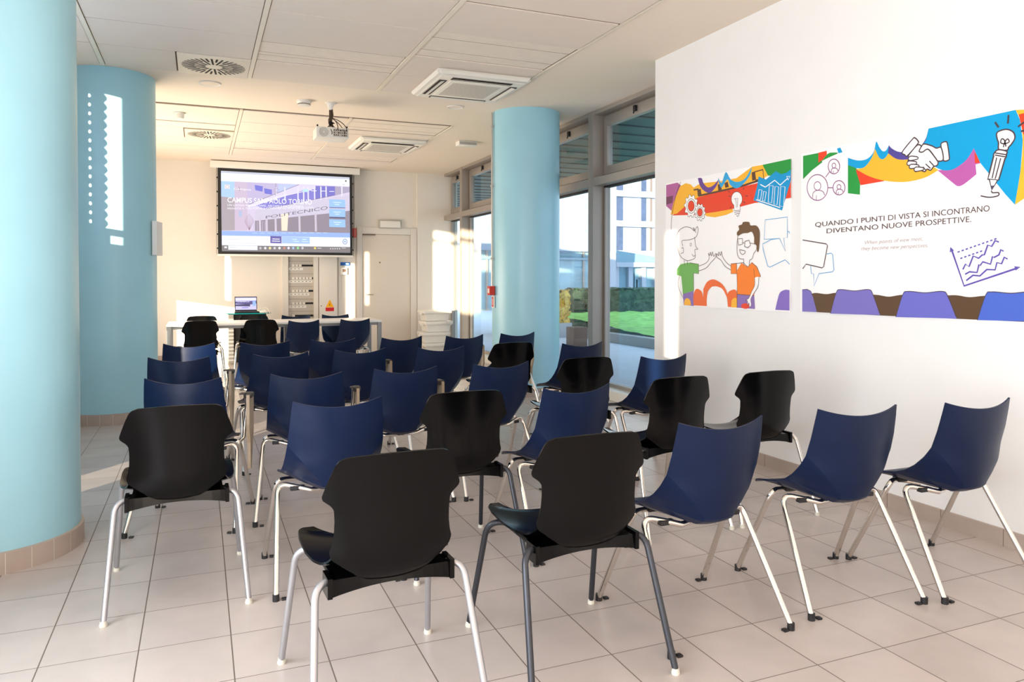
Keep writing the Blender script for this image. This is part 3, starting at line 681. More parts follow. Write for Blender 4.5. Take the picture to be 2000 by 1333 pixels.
# line chart
A.line(D([(1370, 470), (1482, 795), (1950, 638)]), .009, VIO)
A.line(D([(1365, 462), (1362, 498), (1388, 488)]), .008, VIO, True); A.line(D([(1922, 630), (1965, 632), (1930, 655)]), .008, VIO, True)
for a_, b_, n_ in (((1425, 502), (1780, 378), 10), ((1450, 557), (1655, 485), 6)):
    for k in range(n_):
        t0 = k / n_; t1 = (k + .55) / n_; A.line(D([(a_[0] + (b_[0] - a_[0]) * t0, a_[1] + (b_[1] - a_[1]) * t0), (a_[0] + (b_[0] - a_[0]) * t1, a_[1] + (b_[1] - a_[1]) * t1)]), .007, VIO)
A.line(D([(1472, 652), (1495, 605), (1525, 628), (1562, 535), (1608, 555), (1640, 525), (1658, 525), (1688, 440), (1722, 452), (1752, 402), (1785, 414)]), .008, VIO)
A.line(D([(1492, 694), (1530, 672), (1595, 678), (1612, 608), (1622, 618), (1645, 585), (1712, 606), (1730, 538), (1742, 548), (1785, 525), (1802, 480), (1825, 494)]), .008, VIO)
A.line(D([(1502, 748), (1560, 702), (1620, 708), (1680, 652), (1752, 655), (1768, 592), (1808, 602), (1832, 545), (1860, 562)]), .008, VIO)
# printed chair backs along the bottom (seats drawn in the poster)
BK = ink((92, 68, 46)); A.poly(D([(160, 862)] + curve([(160, 862), (200, 856), (290, 866), (380, 855), (560, 870), (720, 872), (830, 888), (960, 872), (1200, 885), (1400, 875), (1530, 892), (1680, 880), (2000, 880), (2300, 905)]) + [(2300, 1120), (1590, 1088), (760, 1052), (200, 1022)]), BK)
for i, (x0, x1, x2, x3, yt, yb) in enumerate(((-60, -30, 150, 205, 826, 1020), (322, 372, 690, 755, 826, 1035), (890, 950, 1340, 1420, 842, 1065), (1598, 1670, 2110, 2200, 846, 1092))):
    c = [ink((124, 112, 188)), ink((122, 112, 190)), ink((108, 108, 196)), ink((76, 104, 200))][i]
    xs = max(78, x0); top = curve([(x0, yb), (x1, yt + 30), (x1 + (x2 - x1) * .12, yt), (x1 + (x2 - x1) * .5, yt + 12), (x1 + (x2 - x1) * .88, yt), (x2, yt + 40), (x3, yb + 14)])
    if i == 0: top = [(78, 828), (120, 824), (150, 840), (168, 880), (205, 1022), (78, 1017)]
    A.poly(D(top), c); A.line(D(top[:-1] if i else top[:4]), .004, K_LN)
o = A.build('printed_artwork', smooth=0); o.parent = b2
def wthing(name, label, cat, base, parts, group=None):
    """parts: list of (name, MB, smooth, [(subname, MB, smooth), ...]) modelled in world coordinates"""
    t = thing(name, label, cat, base, 0, group); inv = Matrix.Translation(-Vector(base))
    for pn, mb, sm, subs in parts:
        o = mb.build(pn, smooth=sm); o.parent = t; o.matrix_parent_inverse = inv
        for sn, smb, ss in subs:
            q = smb.build(sn, smooth=ss); q.parent = o
    return t

# ---------------------------------------------------------------- windows on the right
mull = [5.43, 5.88, 7.38, 8.87, 10.36, 11.86, 12.85]
m = MB()
for y in mull[1:-1]: m.box((FX, y - 0.055, 0), (GX + 0.04, y + 0.055, CZ), M['alu'], 0.004)
m.box((FX + 0.01, WY, 3.075), (GX + 0.04, BY - 0.05, CZ), M['alu'])
m.box((FX + 0.004, WY, 2.30), (GX + 0.03, BY - 0.05, 2.385), M['alu'])
m.box((FX - 0.02, WY, 0.0), (GX + 0.04, BY - 0.05, 0.10), M['white_pl'])
struct(m.build('window_frame', smooth=30)).name = 'trim_4'
for i in range(1, 6):
    y0, y1 = mull[i] + 0.055, mull[i + 1] - 0.055
    if i == 5: y1 = BY - 0.05
    w = bpy.data.objects.new('window_%d' % i, None); COL.objects.link(w); struct(w); w.location = (GX, (y0 + y1) / 2, 0.1)
    inv = Matrix.Translation((-GX, -(y0 + y1) / 2, -0.1))
    def add(name, mb, sm=0):
        o = mb.build(name, smooth=sm); o.parent = w; o.matrix_parent_inverse = inv; return o
    mb = MB()
    for (a, b_, c, d) in ((y0 + .03, y1 - .03, 2.42, 2.51), (y0 + .03, y1 - .03, 2.95, 3.05)): mb.box((4.12, a, c), (4.19, b_, d), M['alu'], .004)
    for (a, b_) in ((y0 + .03, y0 + .10), (y1 - .10, y1 - .03)): mb.box((4.121, a, 2.50), (4.189, b_, 2.96), M['alu'], .004)
    mb.box((4.15, y0, 2.38), (4.185, y1, 2.43), M['alu']); mb.box((4.15, y0, 3.04), (4.185, y1, 3.08), M['alu'])
    mb.box((4.15, y0, 2.42), (4.185, y0 + .04, 3.05), M['alu']); mb.box((4.15, y1 - .04, 2.42), (4.185, y1, 3.05), M['alu'])
    add('hopper_sash', mb, 30)
    mb = MB(); mb.box((4.165, y0 + .10, 2.51), (4.171, y1 - .10, 2.95), M['glass']); add('upper_pane', mb)
    mb = MB()
    mb.box((4.14, y0, 0.10), (4.19, y0 + .02, 2.30), M['seal']); mb.box((4.14, y1 - .02, 0.10), (4.19, y1, 2.30), M['seal'])
    mb.box((4.13, y0 + .02, 0.10), (4.19, y0 + .05, 2.30), M['alu']); mb.box((4.13, y1 - .05, 0.10), (4.19, y1 - .02, 2.30), M['alu'])
    mb.box((4.13, y0 + .02, 0.10), (4.19, y1 - .02, 0.135), M['alu']); mb.box((4.13, y0 + .02, 2.28), (4.19, y1 - .02, 2.30), M['seal'])
    add('lower_frame', mb)
    mb = MB(); mb.box((4.165, y0 + .05, 0.135), (4.171, y1 - .05, 2.28), M['glass']); add('lower_pane', mb)
    mb = MB(); ym = (y0 + y1) / 2; mb.box((4.09, ym - .02, 2.985), (4.125, ym + .02, 3.045), M['cap_black'], .004); mb.tube([(4.10, ym, 3.0), (4.085, ym, 2.96)], .007, M['cap_black'], 6); add('latch', mb, 30)

# ---------------------------------------------------------------- fire call point on the column by the windows
Cc = Vector((3.385, 7.76, 0))
def onc(ang, r=0.38): return Cc + Vector((math.sin(ang) * -r, -math.cos(ang) * r, 0))
al = math.radians(93); P0 = onc(al, .383); nrm = Vector((-math.sin(al), -math.cos(al), 0)); tg = Vector((math.cos(al), -math.sin(al), 0))
def obox(mb, c, w, h, d, mm, off=0.0):
    q = [c + tg * sx * w / 2 + nrm * (off + sy * d) + Vector((0, 0, sz * h / 2)) for sz in (-1, 1) for sy in (0, 1) for sx in (-1, 1)]
    mb.add(q, [(0, 1, 3, 2), (4, 6, 7, 5), (0, 4, 5, 1), (2, 3, 7, 6), (0, 2, 6, 4), (1, 5, 7, 3)], mm)
a_ = MB(); obox(a_, P0 + Vector((0, 0, 1.145)), .10, .10, .055, M['red'])
g_ = MB(); obox(g_, P0 + Vector((0, 0, 1.145)), .05, .05, .003, M['white_pl'], .055)
wthing('fire_alarm_call_point', 'red square fire alarm box on the left side of the column by the windows', 'alarm', (P0.x, P0.y, 1.09), [('housing', a_, 0, [('push_plate', g_, 0)])])
a_ = MB(); obox(a_, P0 + Vector((0, 0, 1.02)), .10, .13, .004, M['white_pl'])
g_ = MB(); obox(g_, P0 + Vector((0, 0, 1.02)) - tg * .012, .055, .11, .0015, M['red'], .004); obox(g_, P0 + Vector((0, 0, 1.02)) - tg * .008, .012, .07, .001, M['white_pl'], .0055)
wthing('safety_sign', 'small red and white safety sign right below the red alarm box', 'sign', (P0.x, P0.y, .95), [('plate', a_, 0, [('symbol', g_, 0)])])
a_ = MB(); a_.tube([P0 + nrm * .014 + Vector((0, 0, 1.196)), P0 + nrm * .014 + Vector((0, 0, 3.11))], .011, M['grey_box'], 8)
clips = []
for z in (1.5, 2.3, 2.95):
    c_ = MB(); obox(c_, P0 + Vector((0, 0, z)), .035, .02, .028, M['grey_box']); clips.append(('clip', c_, 0, []))
wthing('cable_conduit', 'thin grey conduit running from the ceiling down to the red alarm box', 'conduit', (P0.x, P0.y, 1.2), [('pipe', a_, 40, [])] + clips)
# white box on the half hidden column
c2 = Vector((-0.745, 7.77, 0)); al2 = math.radians(-80)
nrm = Vector((math.sin(-al2), -math.cos(al2), 0)); tg = Vector((nrm.y, -nrm.x, 0)); Pb = c2 + nrm * .372
a_ = MB(); obox(a_, Pb + Vector((0, 0, 1.65)), .22, .31, .04, M['white_pl'])
tag(a_.build('electrical_box', smooth=0), 'white box fixed to the right side of the half hidden blue column', 'box')

# ---------------------------------------------------------------- back wall: cabinet, door, signs
cabx0, cabx1, cabm = 1.25, 2.13, 1.82
a_ = MB(); a_.box((cabx0, BY - .06, .05), (cabx0 + .09, BY, 2.0), M['cab']); a_.box((cabm - .075, BY - .06, .05), (cabm, BY, 2.0), M['cab']); a_.box((cabx0 + .09, BY - .06, 1.95), (cabm - .075, BY, 2.0), M['cab']); a_.box((cabx0 + .09, BY - .06, .05), (cabm - .075, BY, .12), M['cab'])
a_.box((cabx0 + .09, BY - .02, .12), (cabm - .075, BY, 1.95), M['cab_in'])
rows = []
for i, z in enumerate((1.49, 1.28, 1.07, .865, .66, .45)):
    r_ = MB(); r_.box((cabx0 + .15, BY - .03, z - .015), (cabm - .08, BY - .02, z + .015), M['dark'])
    nb = (3, 6, 5, 4, 1, 2)[i]
    for k in range(nb): r_.box((cabx0 + .15 + k * .055, BY - .038, z - .02), (cabx0 + .195 + k * .055, BY - .028, z + .02), M['cab'])
    r_.box((cabx0 + .10, BY - .022, z - .075), (cabx0 + .18 + nb * .05, BY - .0195, z - .035), M['white_pl'])
    for k in range(nb): r_.box((cabx0 + .13 + k * .06, BY - .0235, z - .058), (cabx0 + .155 + k * .06, BY - .0215, z - .05), M['dark'])
    r_.box((cabx0 + .09, BY - .0225, z + .07), (cabm - .075, BY - .0195, z + .074), M['gap'])
    rows.append(('breaker_row', r_, 0, []))
d_ = MB(); d_.box((cabm + .012, BY - .07, .05), (cabx1, BY, 2.0), M['cab'], .004)
k_ = MB(); k_.lathe([(.008, 0), (.008, .01)], (0, 0, 0), M['dark'], 12); k_.v = [(cabm + .045 + x, BY - .07 - z, .82 + y) for x, y, z in k_.v]
s_ = MB(); cx = 2.005; zb = .775
s_.add([(cx - .068, BY - .0712, zb + .02), (cx + .068, BY - .0712, zb + .02), (cx, BY - .0712, zb + .15)], [(0, 1, 2)], ink((246, 176, 20)))
s_.add([(cx - .07, BY - .0716, zb - .045), (cx + .07, BY - .0716, zb - .045), (cx + .07, BY - .0716, zb + .015), (cx - .07, BY - .0716, zb + .015)], [(0, 1, 2, 3)], ink((206, 32, 40)))
s_.add([(cx - .012, BY - .0716, zb + .035), (cx + .006, BY - .0716, zb + .075), (cx - .002, BY - .0716, zb + .075), (cx + .012, BY - .0716, zb + .115), (cx - .008, BY - .0716, zb + .066), (cx + .002, BY - .0716, zb + .066)], [(0, 1, 2), (2, 3, 4), (4, 5, 0)], M['dark'])
wthing('electrical_cabinet', 'tall cream electrical cabinet in the back wall, left half with rows of breakers', 'cabinet', (1.69, BY, .05), [('frame', a_, 0, [])] + rows + [('door', d_, 30, [('lock', k_, 30), ('warning_sign', s_, 0)])])
dr = bpy.data.objects.new('door_1', None); COL.objects.link(dr); struct(dr); dr.location = (2.98, BY, 0); inv = Matrix.Translation((-2.98, -BY, 0))
def addd(name, mb, sm=30, par=None):
    o = mb.build(name, smooth=sm)
    if par: o.parent = par
    else: o.parent = dr; o.matrix_parent_inverse = inv
    return o
a_ = MB(); a_.box((2.47, BY - .035, 0), (2.56, BY, 2.15), M['frame_w'], .005); a_.box((3.40, BY - .035, 0), (3.515, BY, 2.15), M['frame_w'], .005); a_.box((2.561, BY - .035, 2.035), (3.399, BY, 2.15), M['frame_w'], .005); addd('door_frame', a_)
a_ = MB(); a_.box((2.565, BY - .018, .01), (3.395, BY - .001, 2.03), M['door'], .002); lf = addd('door_leaf', a_)
a_ = MB(); a_.box((2.57, BY - .06, 2.015), (2.78, BY - .018, 2.03), M['gap']); addd('door_closer', a_, 0, lf)
a_ = MB(); a_.lathe([(.006, 0), (.012, .006), (.012, .012)], (0, 0, 0), M['gap'], 12); a_.v = [(2.86 + x, BY - .018 - z, 1.55 + y) for x, y, z in a_.v]; addd('peephole', a_, 30, lf)
a_ = MB(); a_.tube([(2.62, BY - .018, 1.0), (2.62, BY - .06, 1.0), (2.74, BY - .06, 1.0)], .009, M['grey_box'], 8); addd('door_handle', a_, 40, lf)
m = MB(); m.box((2.16, BY - .02, 0), (2.20, BY, 2.0), M['cab']); m.box((2.43, BY - .015, 0), (2.445, BY, CZ), M['cab']); struct(m.build('trim_5', smooth=0))
a_ = MB(); a_.box((2.385, BY - .05, 1.975), (2.455, BY, 2.125), M['red'], .004); g_ = MB(); g_.box((2.43, BY - .052, 1.99), (2.437, BY - .0495, 2.11), M['white_pl'])
wthing('fire_alarm_box', 'red alarm box on the back wall just right of the projection screen', 'alarm', (2.42, BY, 1.975), [('housing', a_, 30, [('stripe', g_, 0)])])
a_ = MB(); a_.box((2.19, BY - .024, 1.495), (2.35, BY - .02, 1.55), ink((34, 90, 160))); g_ = MB(); g_.box((2.28, BY - .0255, 1.51), (2.33, BY - .0235, 1.535), ink((170, 200, 230)))
wthing('blue_sign', 'small blue strip sign on the back wall below the right end of the screen', 'sign', (2.27, BY - .02, 1.5), [('plate', a_, 0, [('lettering', g_, 0)])])
a_ = MB(); a_.box((2.195, BY - .05, 1.34), (2.30, BY - .0, 1.46), M['white_pl'], .005); g_ = MB(); g_.box((2.225, BY - .053, 1.385), (2.28, BY - .049, 1.435), M['gap'])
wthing('thermostat', 'small white thermostat under the blue strip sign on the back wall', 'thermostat', (2.25, BY, 1.34), [('housing', a_, 30, [('display', g_, 0)])])

# ---------------------------------------------------------------- projection screen
SY = 12.6; sx0, sx1, sz0, sz1 = .268, 2.352, 1.648, 3.0
case = MB(); case.box((.16, SY - .05, 3.0), (2.47, SY + .09, 3.105), M['white_pl'], .008)
fab = MB(); fab.box((sx0, SY, sz0 + .012), (sx1, SY + .003, sz1 + .01), M['laptop'])
bar = MB(); bar.box((sx0 - .01, SY - .012, sz0 - .02), (sx1 + .01, SY + .016, sz0 + .012), M['white_pl'], .006)
tens = [MB(), MB()]
for k in range(6):
    z = sz0 + .1 + k * (sz1 - sz0 - .25) / 5
    for ten, X, s_ in ((tens[0], sx0, -1), (tens[1], sx1, 1)): ten.box((X, SY - .002, z - .012), (X + s_ * .018, SY + .005, z + .012), M['laptop'])
for ten, X, s_ in ((tens[0], sx0, -1), (tens[1], sx1, 1)): ten.tube([(X + s_ * .016, SY + .002, sz0), (X + s_ * .016, SY + .002, sz1)], .003, M['laptop'], 6)
ix0, ix1, iz0, iz1 = sx0 + .05, sx1 - .045, sz0 + .055, sz1 - .045
def fS(u, v):
    s_ = (u - 145) / 1667; v0 = 80 + 105 * s_; v1 = 1145 + 25 * s_; tt = (v - v0) / (v1 - v0)
    return Vector((ix0 + (ix1 - ix0) * s_, SY - .001, iz1 - (iz1 - iz0) * tt))
E_ = 1.2
def I(*c): return ink(c, E_)
S = Art(fS, (0, -1, 0), .0001)
S.poly([(145, 80), (1812, 185), (1818, 1170), (150, 1145)], I(232, 232, 252))
S.poly([(145, 80), (1812, 185), (1812, 212), (145, 105)], I(196, 200, 214)); S.poly([(145, 112), (1812, 215), (1812, 300), (145, 215)], I(250, 250, 255))
S.poly([(145, 215), (1812, 300), (1815, 912), (150, 880)], I(214, 202, 226))
S.poly([(145, 215), (310, 225), (310, 440), (145, 420)], I(176, 206, 244)); S.poly([(145, 420), (310, 440), (310, 870), (148, 870)], I(176, 164, 172))
S.poly([(310, 225), (470, 235), (470, 870), (310, 870)], I(206, 188, 210)); S.poly([(470, 235), (860, 258), (860, 400), (470, 540)], I(196, 184, 218))
S.poly([(860, 258), (1120, 272), (850, 385)], I(190, 200, 238))
for q in (((560, 270), (665, 290), (660, 360), (570, 340)), ((680, 315), (780, 335), (780, 400), (685, 385))): S.poly(q, I(122, 122, 212))
S.poly([(470, 540), (1120, 272), (1812, 300), (1812, 395), (480, 560)], I(220, 212, 234)); S.line([(480, 530), (1130, 272)], .006, I(110, 92, 110))
S.poly([(570, 545), (1180, 350), (1570, 310), (1600, 420), (1300, 475), (700, 590)], I(138, 132, 210)); S.poly([(1350, 290), (1612, 300), (1612, 420), (1350, 465)], I(126, 122, 200))
S.poly([(1612, 300), (1812, 312), (1812, 380), (1612, 420)], I(176, 166, 190))
for x in (830, 945, 1115, 1190, 1250, 1335, 1420, 1490, 1705): S.poly([(x - 8, 300), (x + 10, 300), (x + 12, 480), (x - 6, 480)], I(226, 222, 244))
S.line([(480, 560), (830, 440), (1300, 340)], .012, I(232, 228, 244))
S.poly([(560, 600), (1812, 420), (1812, 620), (1560, 650), (560, 740)], I(208, 200, 220)); S.line([(700, 590), (1570, 425)], .006, I(120, 110, 120))
S.poly([(560, 745), (1560, 650), (1815, 620), (1815, 912), (560, 880)], I(150, 140, 152))
for x in (620, 705, 820, 1130, 1345): S.poly([(x - 10, 690 - (x - 620) * .05), (x + 16, 685 - (x - 620) * .05), (x + 20, 890), (x - 6, 888)], I(206, 196, 212))
for x in (545, 560, 590, 660, 690): S.line([(x, 750), (x, 880)], .008, I(196, 188, 210))
S.poly([(360, 610), (400, 610), (400, 690), (360, 690)], I(180, 190, 220))
for k in range(16):
    a = -1.1 + 2.2 * k / 15; S.line([(490, 870), (490 + math.sin(a) * 60, 720 + abs(a) * 40), (490 + math.sin(a) * 60, 640 + abs(a) * 80)], .0018, I(150, 116, 130))
S.line([(830, 250), (825, 420)], .006, I(140, 128, 150)); S.line(circ(835, 345, 32, 26, 20), .004, I(150, 140, 160), True)
S.poly([(895, 660), (990, 650), (975, 880), (900, 878)], I(240, 226, 206))
S.text('POLITECNICO', (700, 715), (1510, 600), 34, 46, I(120, 112, 124), .0)
S.text('CAMPUS SANPAOLO TORINO', (222, 498), (1300, 535), 66, 66, I(252, 252, 255), .003)
S.text('UN LUOGO PER STUDIARE, ABITARE E INCONTRARSI', (222, 546), (1180, 572), 26, 26, I(244, 244, 252), .0)
S.text('PRENOTA IL TUO POSTO E CONDIVIDI GLI SPAZI DELLA CITTA', (222, 592), (1320, 590), 24, 24, I(244, 244, 252), .0)
S.poly([(188, 265), (250, 268), (250, 320), (188, 318)], I(232, 224, 226)); S.line(circ(219, 292, 22, 20, 16), .004, I(170, 160, 170), True)
S.line([(365, 290), (372, 355)], .006, I(140, 128, 150)); S.text('Campus', (300, 330), (515, 345), 26, 26, I(246, 246, 252))
S.poly([(1178, 330), (1250, 333), (1250, 372), (1178, 370)], I(190, 222, 242)); S.line([(1290, 355), (1365, 357)], .01, I(238, 240, 252)); S.line([(1420, 360), (1500, 362)], .01, I(238, 240, 252)); S.line([(1535, 366), (1600, 368)], .01, I(238, 240, 252))
for y in (470, 595, 730):
    S.poly([(1530, y), (1750, y + 8), (1752, y + 108), (1532, y + 100)], I(158, 196, 246)); S.line([(1590, y + 40), (1690, y + 44)], .010, I(226, 238, 252)); S.line([(1610, y + 68), (1670, y + 70)], .010, I(226, 238, 252))
S.poly([(1535, 572), (1750, 580), (1750, 590), (1535, 582)], I(90, 96, 150)); S.poly([(1535, 700), (1750, 706), (1750, 722), (1535, 715)], I(90, 96, 130))
S.poly([(150, 876), (1815, 912), (1815, 972), (150, 938)], I(156, 182, 240))
for x in range(530, 1480, 92): S.line([(x, 906), (x + 60, 910)], .008, I(200, 216, 250))
S.poly([(150, 938), (1815, 972), (1816, 1095), (150, 1068)], I(240, 244, 254))
S.poly([(755, 945), (900, 950), (900, 1045), (755, 1040)], I(110, 104, 170)); S.line([(780, 985), (875, 988)], .012, I(240, 240, 252)); S.line([(775, 1012), (880, 1016)], .012, I(240, 240, 252))
S.poly([(905, 955), (1270, 965), (1270, 1052), (905, 1044)], I(170, 196, 240)); S.line([(1040, 990), (1100, 992)], .012, I(214, 236, 248)); S.line([(1170, 992), (1225, 994)], .012, I(214, 236, 248)); S.line([(1050, 1016), (1130, 1020)], .008, I(226, 240, 250)); S.line([(1165, 1020), (1250, 1024)], .008, I(226, 240, 250))
S.line([(225, 985), (360, 986)], .008, I(206, 206, 216)); S.line([(225, 1035), (560, 1042)], .008, I(212, 212, 222))
S.line(circ(1745, 1024, 28, 32, 24), .010, I(104, 130, 190), True); S.poly(circ(1745, 1024, 12, 14, 16), I(150, 176, 220))
S.poly([(150, 1066), (1816, 1094), (1818, 1170), (150, 1145)], I(132, 126, 128)); S.poly([(228, 1070), (592, 1076), (592, 1132), (228, 1126)], I(236, 238, 250)); S.poly([(180, 1082), (212, 1082), (212, 1106), (180, 1106)], I(226, 226, 234)); S.line([(245, 1096), (325, 1098)], .008, I(196, 196, 206))
for i, x in enumerate((628, 690, 750, 810, 872, 935, 990, 1050, 1112, 1172)):
    c = ((190, 190, 196), (226, 226, 226), (238, 226, 160), (206, 206, 214), (244, 244, 244), (206, 140, 130), (230, 226, 240), (170, 196, 236), (150, 226, 150), (200, 200, 206))[i]
    S.poly(circ(x, 1106, 16, 17, 12), I(*c))
S.poly(circ(1338, 1108, 15, 15, 12), I(246, 214, 110)); S.line([(1370, 1108), (1425, 1110)], .010, I(214, 214, 220))
for x in range(1548, 1690, 30): S.poly(circ(x, 1116, 8, 9, 8), I(214, 214, 220))
S.line([(1700, 1108), (1755, 1110)], .008, I(214, 214, 220))
for x in range(1490, 1760, 38): S.line([(x, 232), (x + 12, 233)], .007, I(180, 180, 192))
S.poly([(1748, 222), (1770, 223), (1770, 246), (1748, 245)], I(110, 120, 110)); S.line([(1712, 280), (1745, 282)], .008, I(150, 150, 160)); S.line([(185, 150), (480, 165)], .006, I(216, 216, 226)); S.line([(185, 195), (400, 208)], .006, I(216, 216, 226))
wthing('projection_screen', 'hanging projection screen with black border showing a campus web page', 'screen', (1.31, SY, sz0), [('casing', case, 30, []), ('black_fabric_border', fab, 0, [('projected_image', S, 0)]), ('bottom_bar', bar, 30, []), ('tension_cable', tens[0], 0, []), ('tension_cable', tens[1], 0, [])])

# ---------------------------------------------------------------- lectern, laptop, trays
a_ = MB(); a_.box((.39, 11.9, .02), (.46, 12.28, .74), M['grey_box'])
for k in range(12): a_.box((.388, 11.895, .05 + k * .055), (.462, 11.90, .075 + k * .055), M['white_pl'])
b_ = MB(); b_.box((.46, 11.93, .02), (.93, 12.28, .74), M['dark'], .004)
c_ = MB(); c_.add([(x, y, z) for z in (.745, .76) for x, y in ((.36, 12.0), (.48, 11.86), (.90, 11.86), (1.0, 12.0), (1.0, 12.3), (.36, 12.3))], [tuple(reversed(range(6))), tuple(range(6, 12))] + [(i, (i + 1) % 6, (i + 1) % 6 + 6, i + 6) for i in range(6)], M['teal'])
wthing('lectern', 'multimedia lectern with a teal glass top against the back wall under the laptop', 'lectern', (.68, 12.1, .02), [('louvred_side', a_, 0, []), ('body', b_, 30, []), ('glass_top', c_, 0, [])])
LPY = 12.04
a_ = MB(); a_.box((.48, LPY - .13, .761), (.83, LPY + .10, .78), M['laptop'], .004)
b_ = MB()
def lpt(x, h, o=0): return Vector((x, LPY + .10 + h * .22 - o, .78 + h * .975))
q = [lpt(.49, 0), lpt(.81, 0), lpt(.81, .225), lpt(.49, .225)]; bk = [p + Vector((0, .008, 0)) for p in q]
b_.add(q + bk, [(0, 1, 2, 3), (7, 6, 5, 4), (0, 4, 5, 1), (1, 5, 6, 2), (2, 6, 7, 3), (3, 7, 4, 0)], M['laptop'])
L_ = Art(lambda u, v: lpt(.50 + u * .30, .022 + v * .19, .0012), (0, -1, 0), .0002)
L_.poly([(0, 0), (1, 0), (1, 1), (0, 1)], I(206, 200, 244)); L_.poly([(0, .8), (1, .8), (1, .92), (0, .92)], I(236, 236, 252)); L_.poly([(0, .5), (.75, .42), (1, .5), (1, .72), (0, .66)], I(96, 88, 140)); L_.poly([(0, .3), (.7, .26), (.7, .46), (0, .44)], I(80, 74, 110))
L_.text('CAMPUS', (.1, .60), (.66, .60), -.09, -.09, I(236, 236, 250)); L_.poly([(.82, .3), (.97, .3), (.97, .7), (.82, .7)], I(150, 186, 238)); L_.poly([(.3, .12), (.62, .12), (.62, .2), (.3, .2)], I(150, 140, 210))
k_ = MB(); k_.box((.50, LPY - .10, .78), (.81, LPY + .06, .783), M['cap_black'])
wthing('laptop', 'open black laptop with a lilac lit screen standing on the teal lectern top', 'laptop', (.65, LPY, .761), [('keyboard_base', a_, 30, [('keys', k_, 0)]), ('lid', b_, 0, [('screen', L_, 0)])])
m = MB()
m.tube(arc((.82, LPY + .03, .775), (.95, LPY, .90), (.98, LPY - .1, .75), 8) + [Vector((1.0, LPY - .16, .4)), Vector((.99, LPY - .16, .03))], .006, M['cable_w'], 6)
m.tube(arc((.80, LPY + .05, .80), (.93, LPY, .86), (.93, LPY - .18, .72), 8) + [Vector((.95, LPY - .2, .3)), Vector((.95, LPY - .2, .03))], .005, M['cable_w'], 6)
tag(m.build('laptop_cable'), 'thin white cables hanging from the right side of the laptop', 'cable')
cx_, cy_ = 3.70, 12.38
tl = ['white plastic tray at the bottom of the stack by the last window', 'white plastic tray, second from the bottom of the stack by the last window', 'white plastic tray, second from the top of the stack by the last window', 'white plastic tray on top of the stack by the last window']
for i in range(4):
    z0 = .004 + i * .185; t = thing('plastic_tray', tl[i], 'tray', (cx_ + (.01, -.015, .02, 0)[i], cy_, z0), (0.03, -.02, .05, 0.02)[i], 'stacked white trays')
    a_ = MB(); w0, w1, d0, d1 = .19, .215, .15, .17
    P = [(-w0, -d0, 0), (w0, -d0, 0), (w0, d0, 0), (-w0, d0, 0), (-w1, -d1, .16), (w1, -d1, .16), (w1, d1, .16), (-w1, d1, .16)]
    a_.add(P, [(0, 3, 2, 1), (0, 1, 5, 4), (1, 2, 6, 5), (2, 3, 7, 6), (3, 0, 4, 7), (4, 5, 6, 7)], M['white_pl']); a_.build('tub', t, smooth=0)
    a_ = MB(); a_.box((-.245, -.20, .125), (.245, .20, .18), M['white_pl'], .012); a_.build('rim', t)
    for s_ in (-1, 1):
        a_ = MB(); a_.box((s_ * .245 - .012, -.07, .10), (s_ * .245 + .02, .07, .15), M['white_pl'], .008); a_.build('handle', t)

# ---------------------------------------------------------------- table at the front
TX0, TX1, TY0, TY1 = -.36, 2.17, 9.62, 10.32
top = MB(); top.box((TX0, TY0, .715), (TX1, TY1, .742), M['table'], .004)
fr = MB(); fr.box((TX0 + .03, TY0 + .03, .68), (TX1 - .03, TY0 + .07, .7145), M['table_leg']); fr.box((TX0 + .03, TY1 - .07, .68), (TX1 - .03, TY1 - .03, .7145), M['table_leg'])
for X in (TX0, 1.02, TX1 - .05): fr.box((X, TY0 + .01, .675), (X + .05, TY1 - .01, .7146), M['table_leg'])
legs = []
for X in (TX0, 1.02, TX1 - .05):
    for Y in (TY0 + .01, TY1 - .06):
        l_ = MB(); l_.box((X, Y, .008), (X + .05, Y + .05, .675), M['table_leg'], .004); f_ = MB(); f_.box((X + .01, Y + .01, 0), (X + .04, Y + .04, .009), M['cap_black']); legs.append(('leg', l_, 30, [('foot', f_, 0)]))
wthing('conference_table', 'long white table with grey metal legs in front of the back wall', 'table', (.9, 9.97, 0), [('tabletop', top, 30, []), ('underframe', fr, 0, [])] + legs)

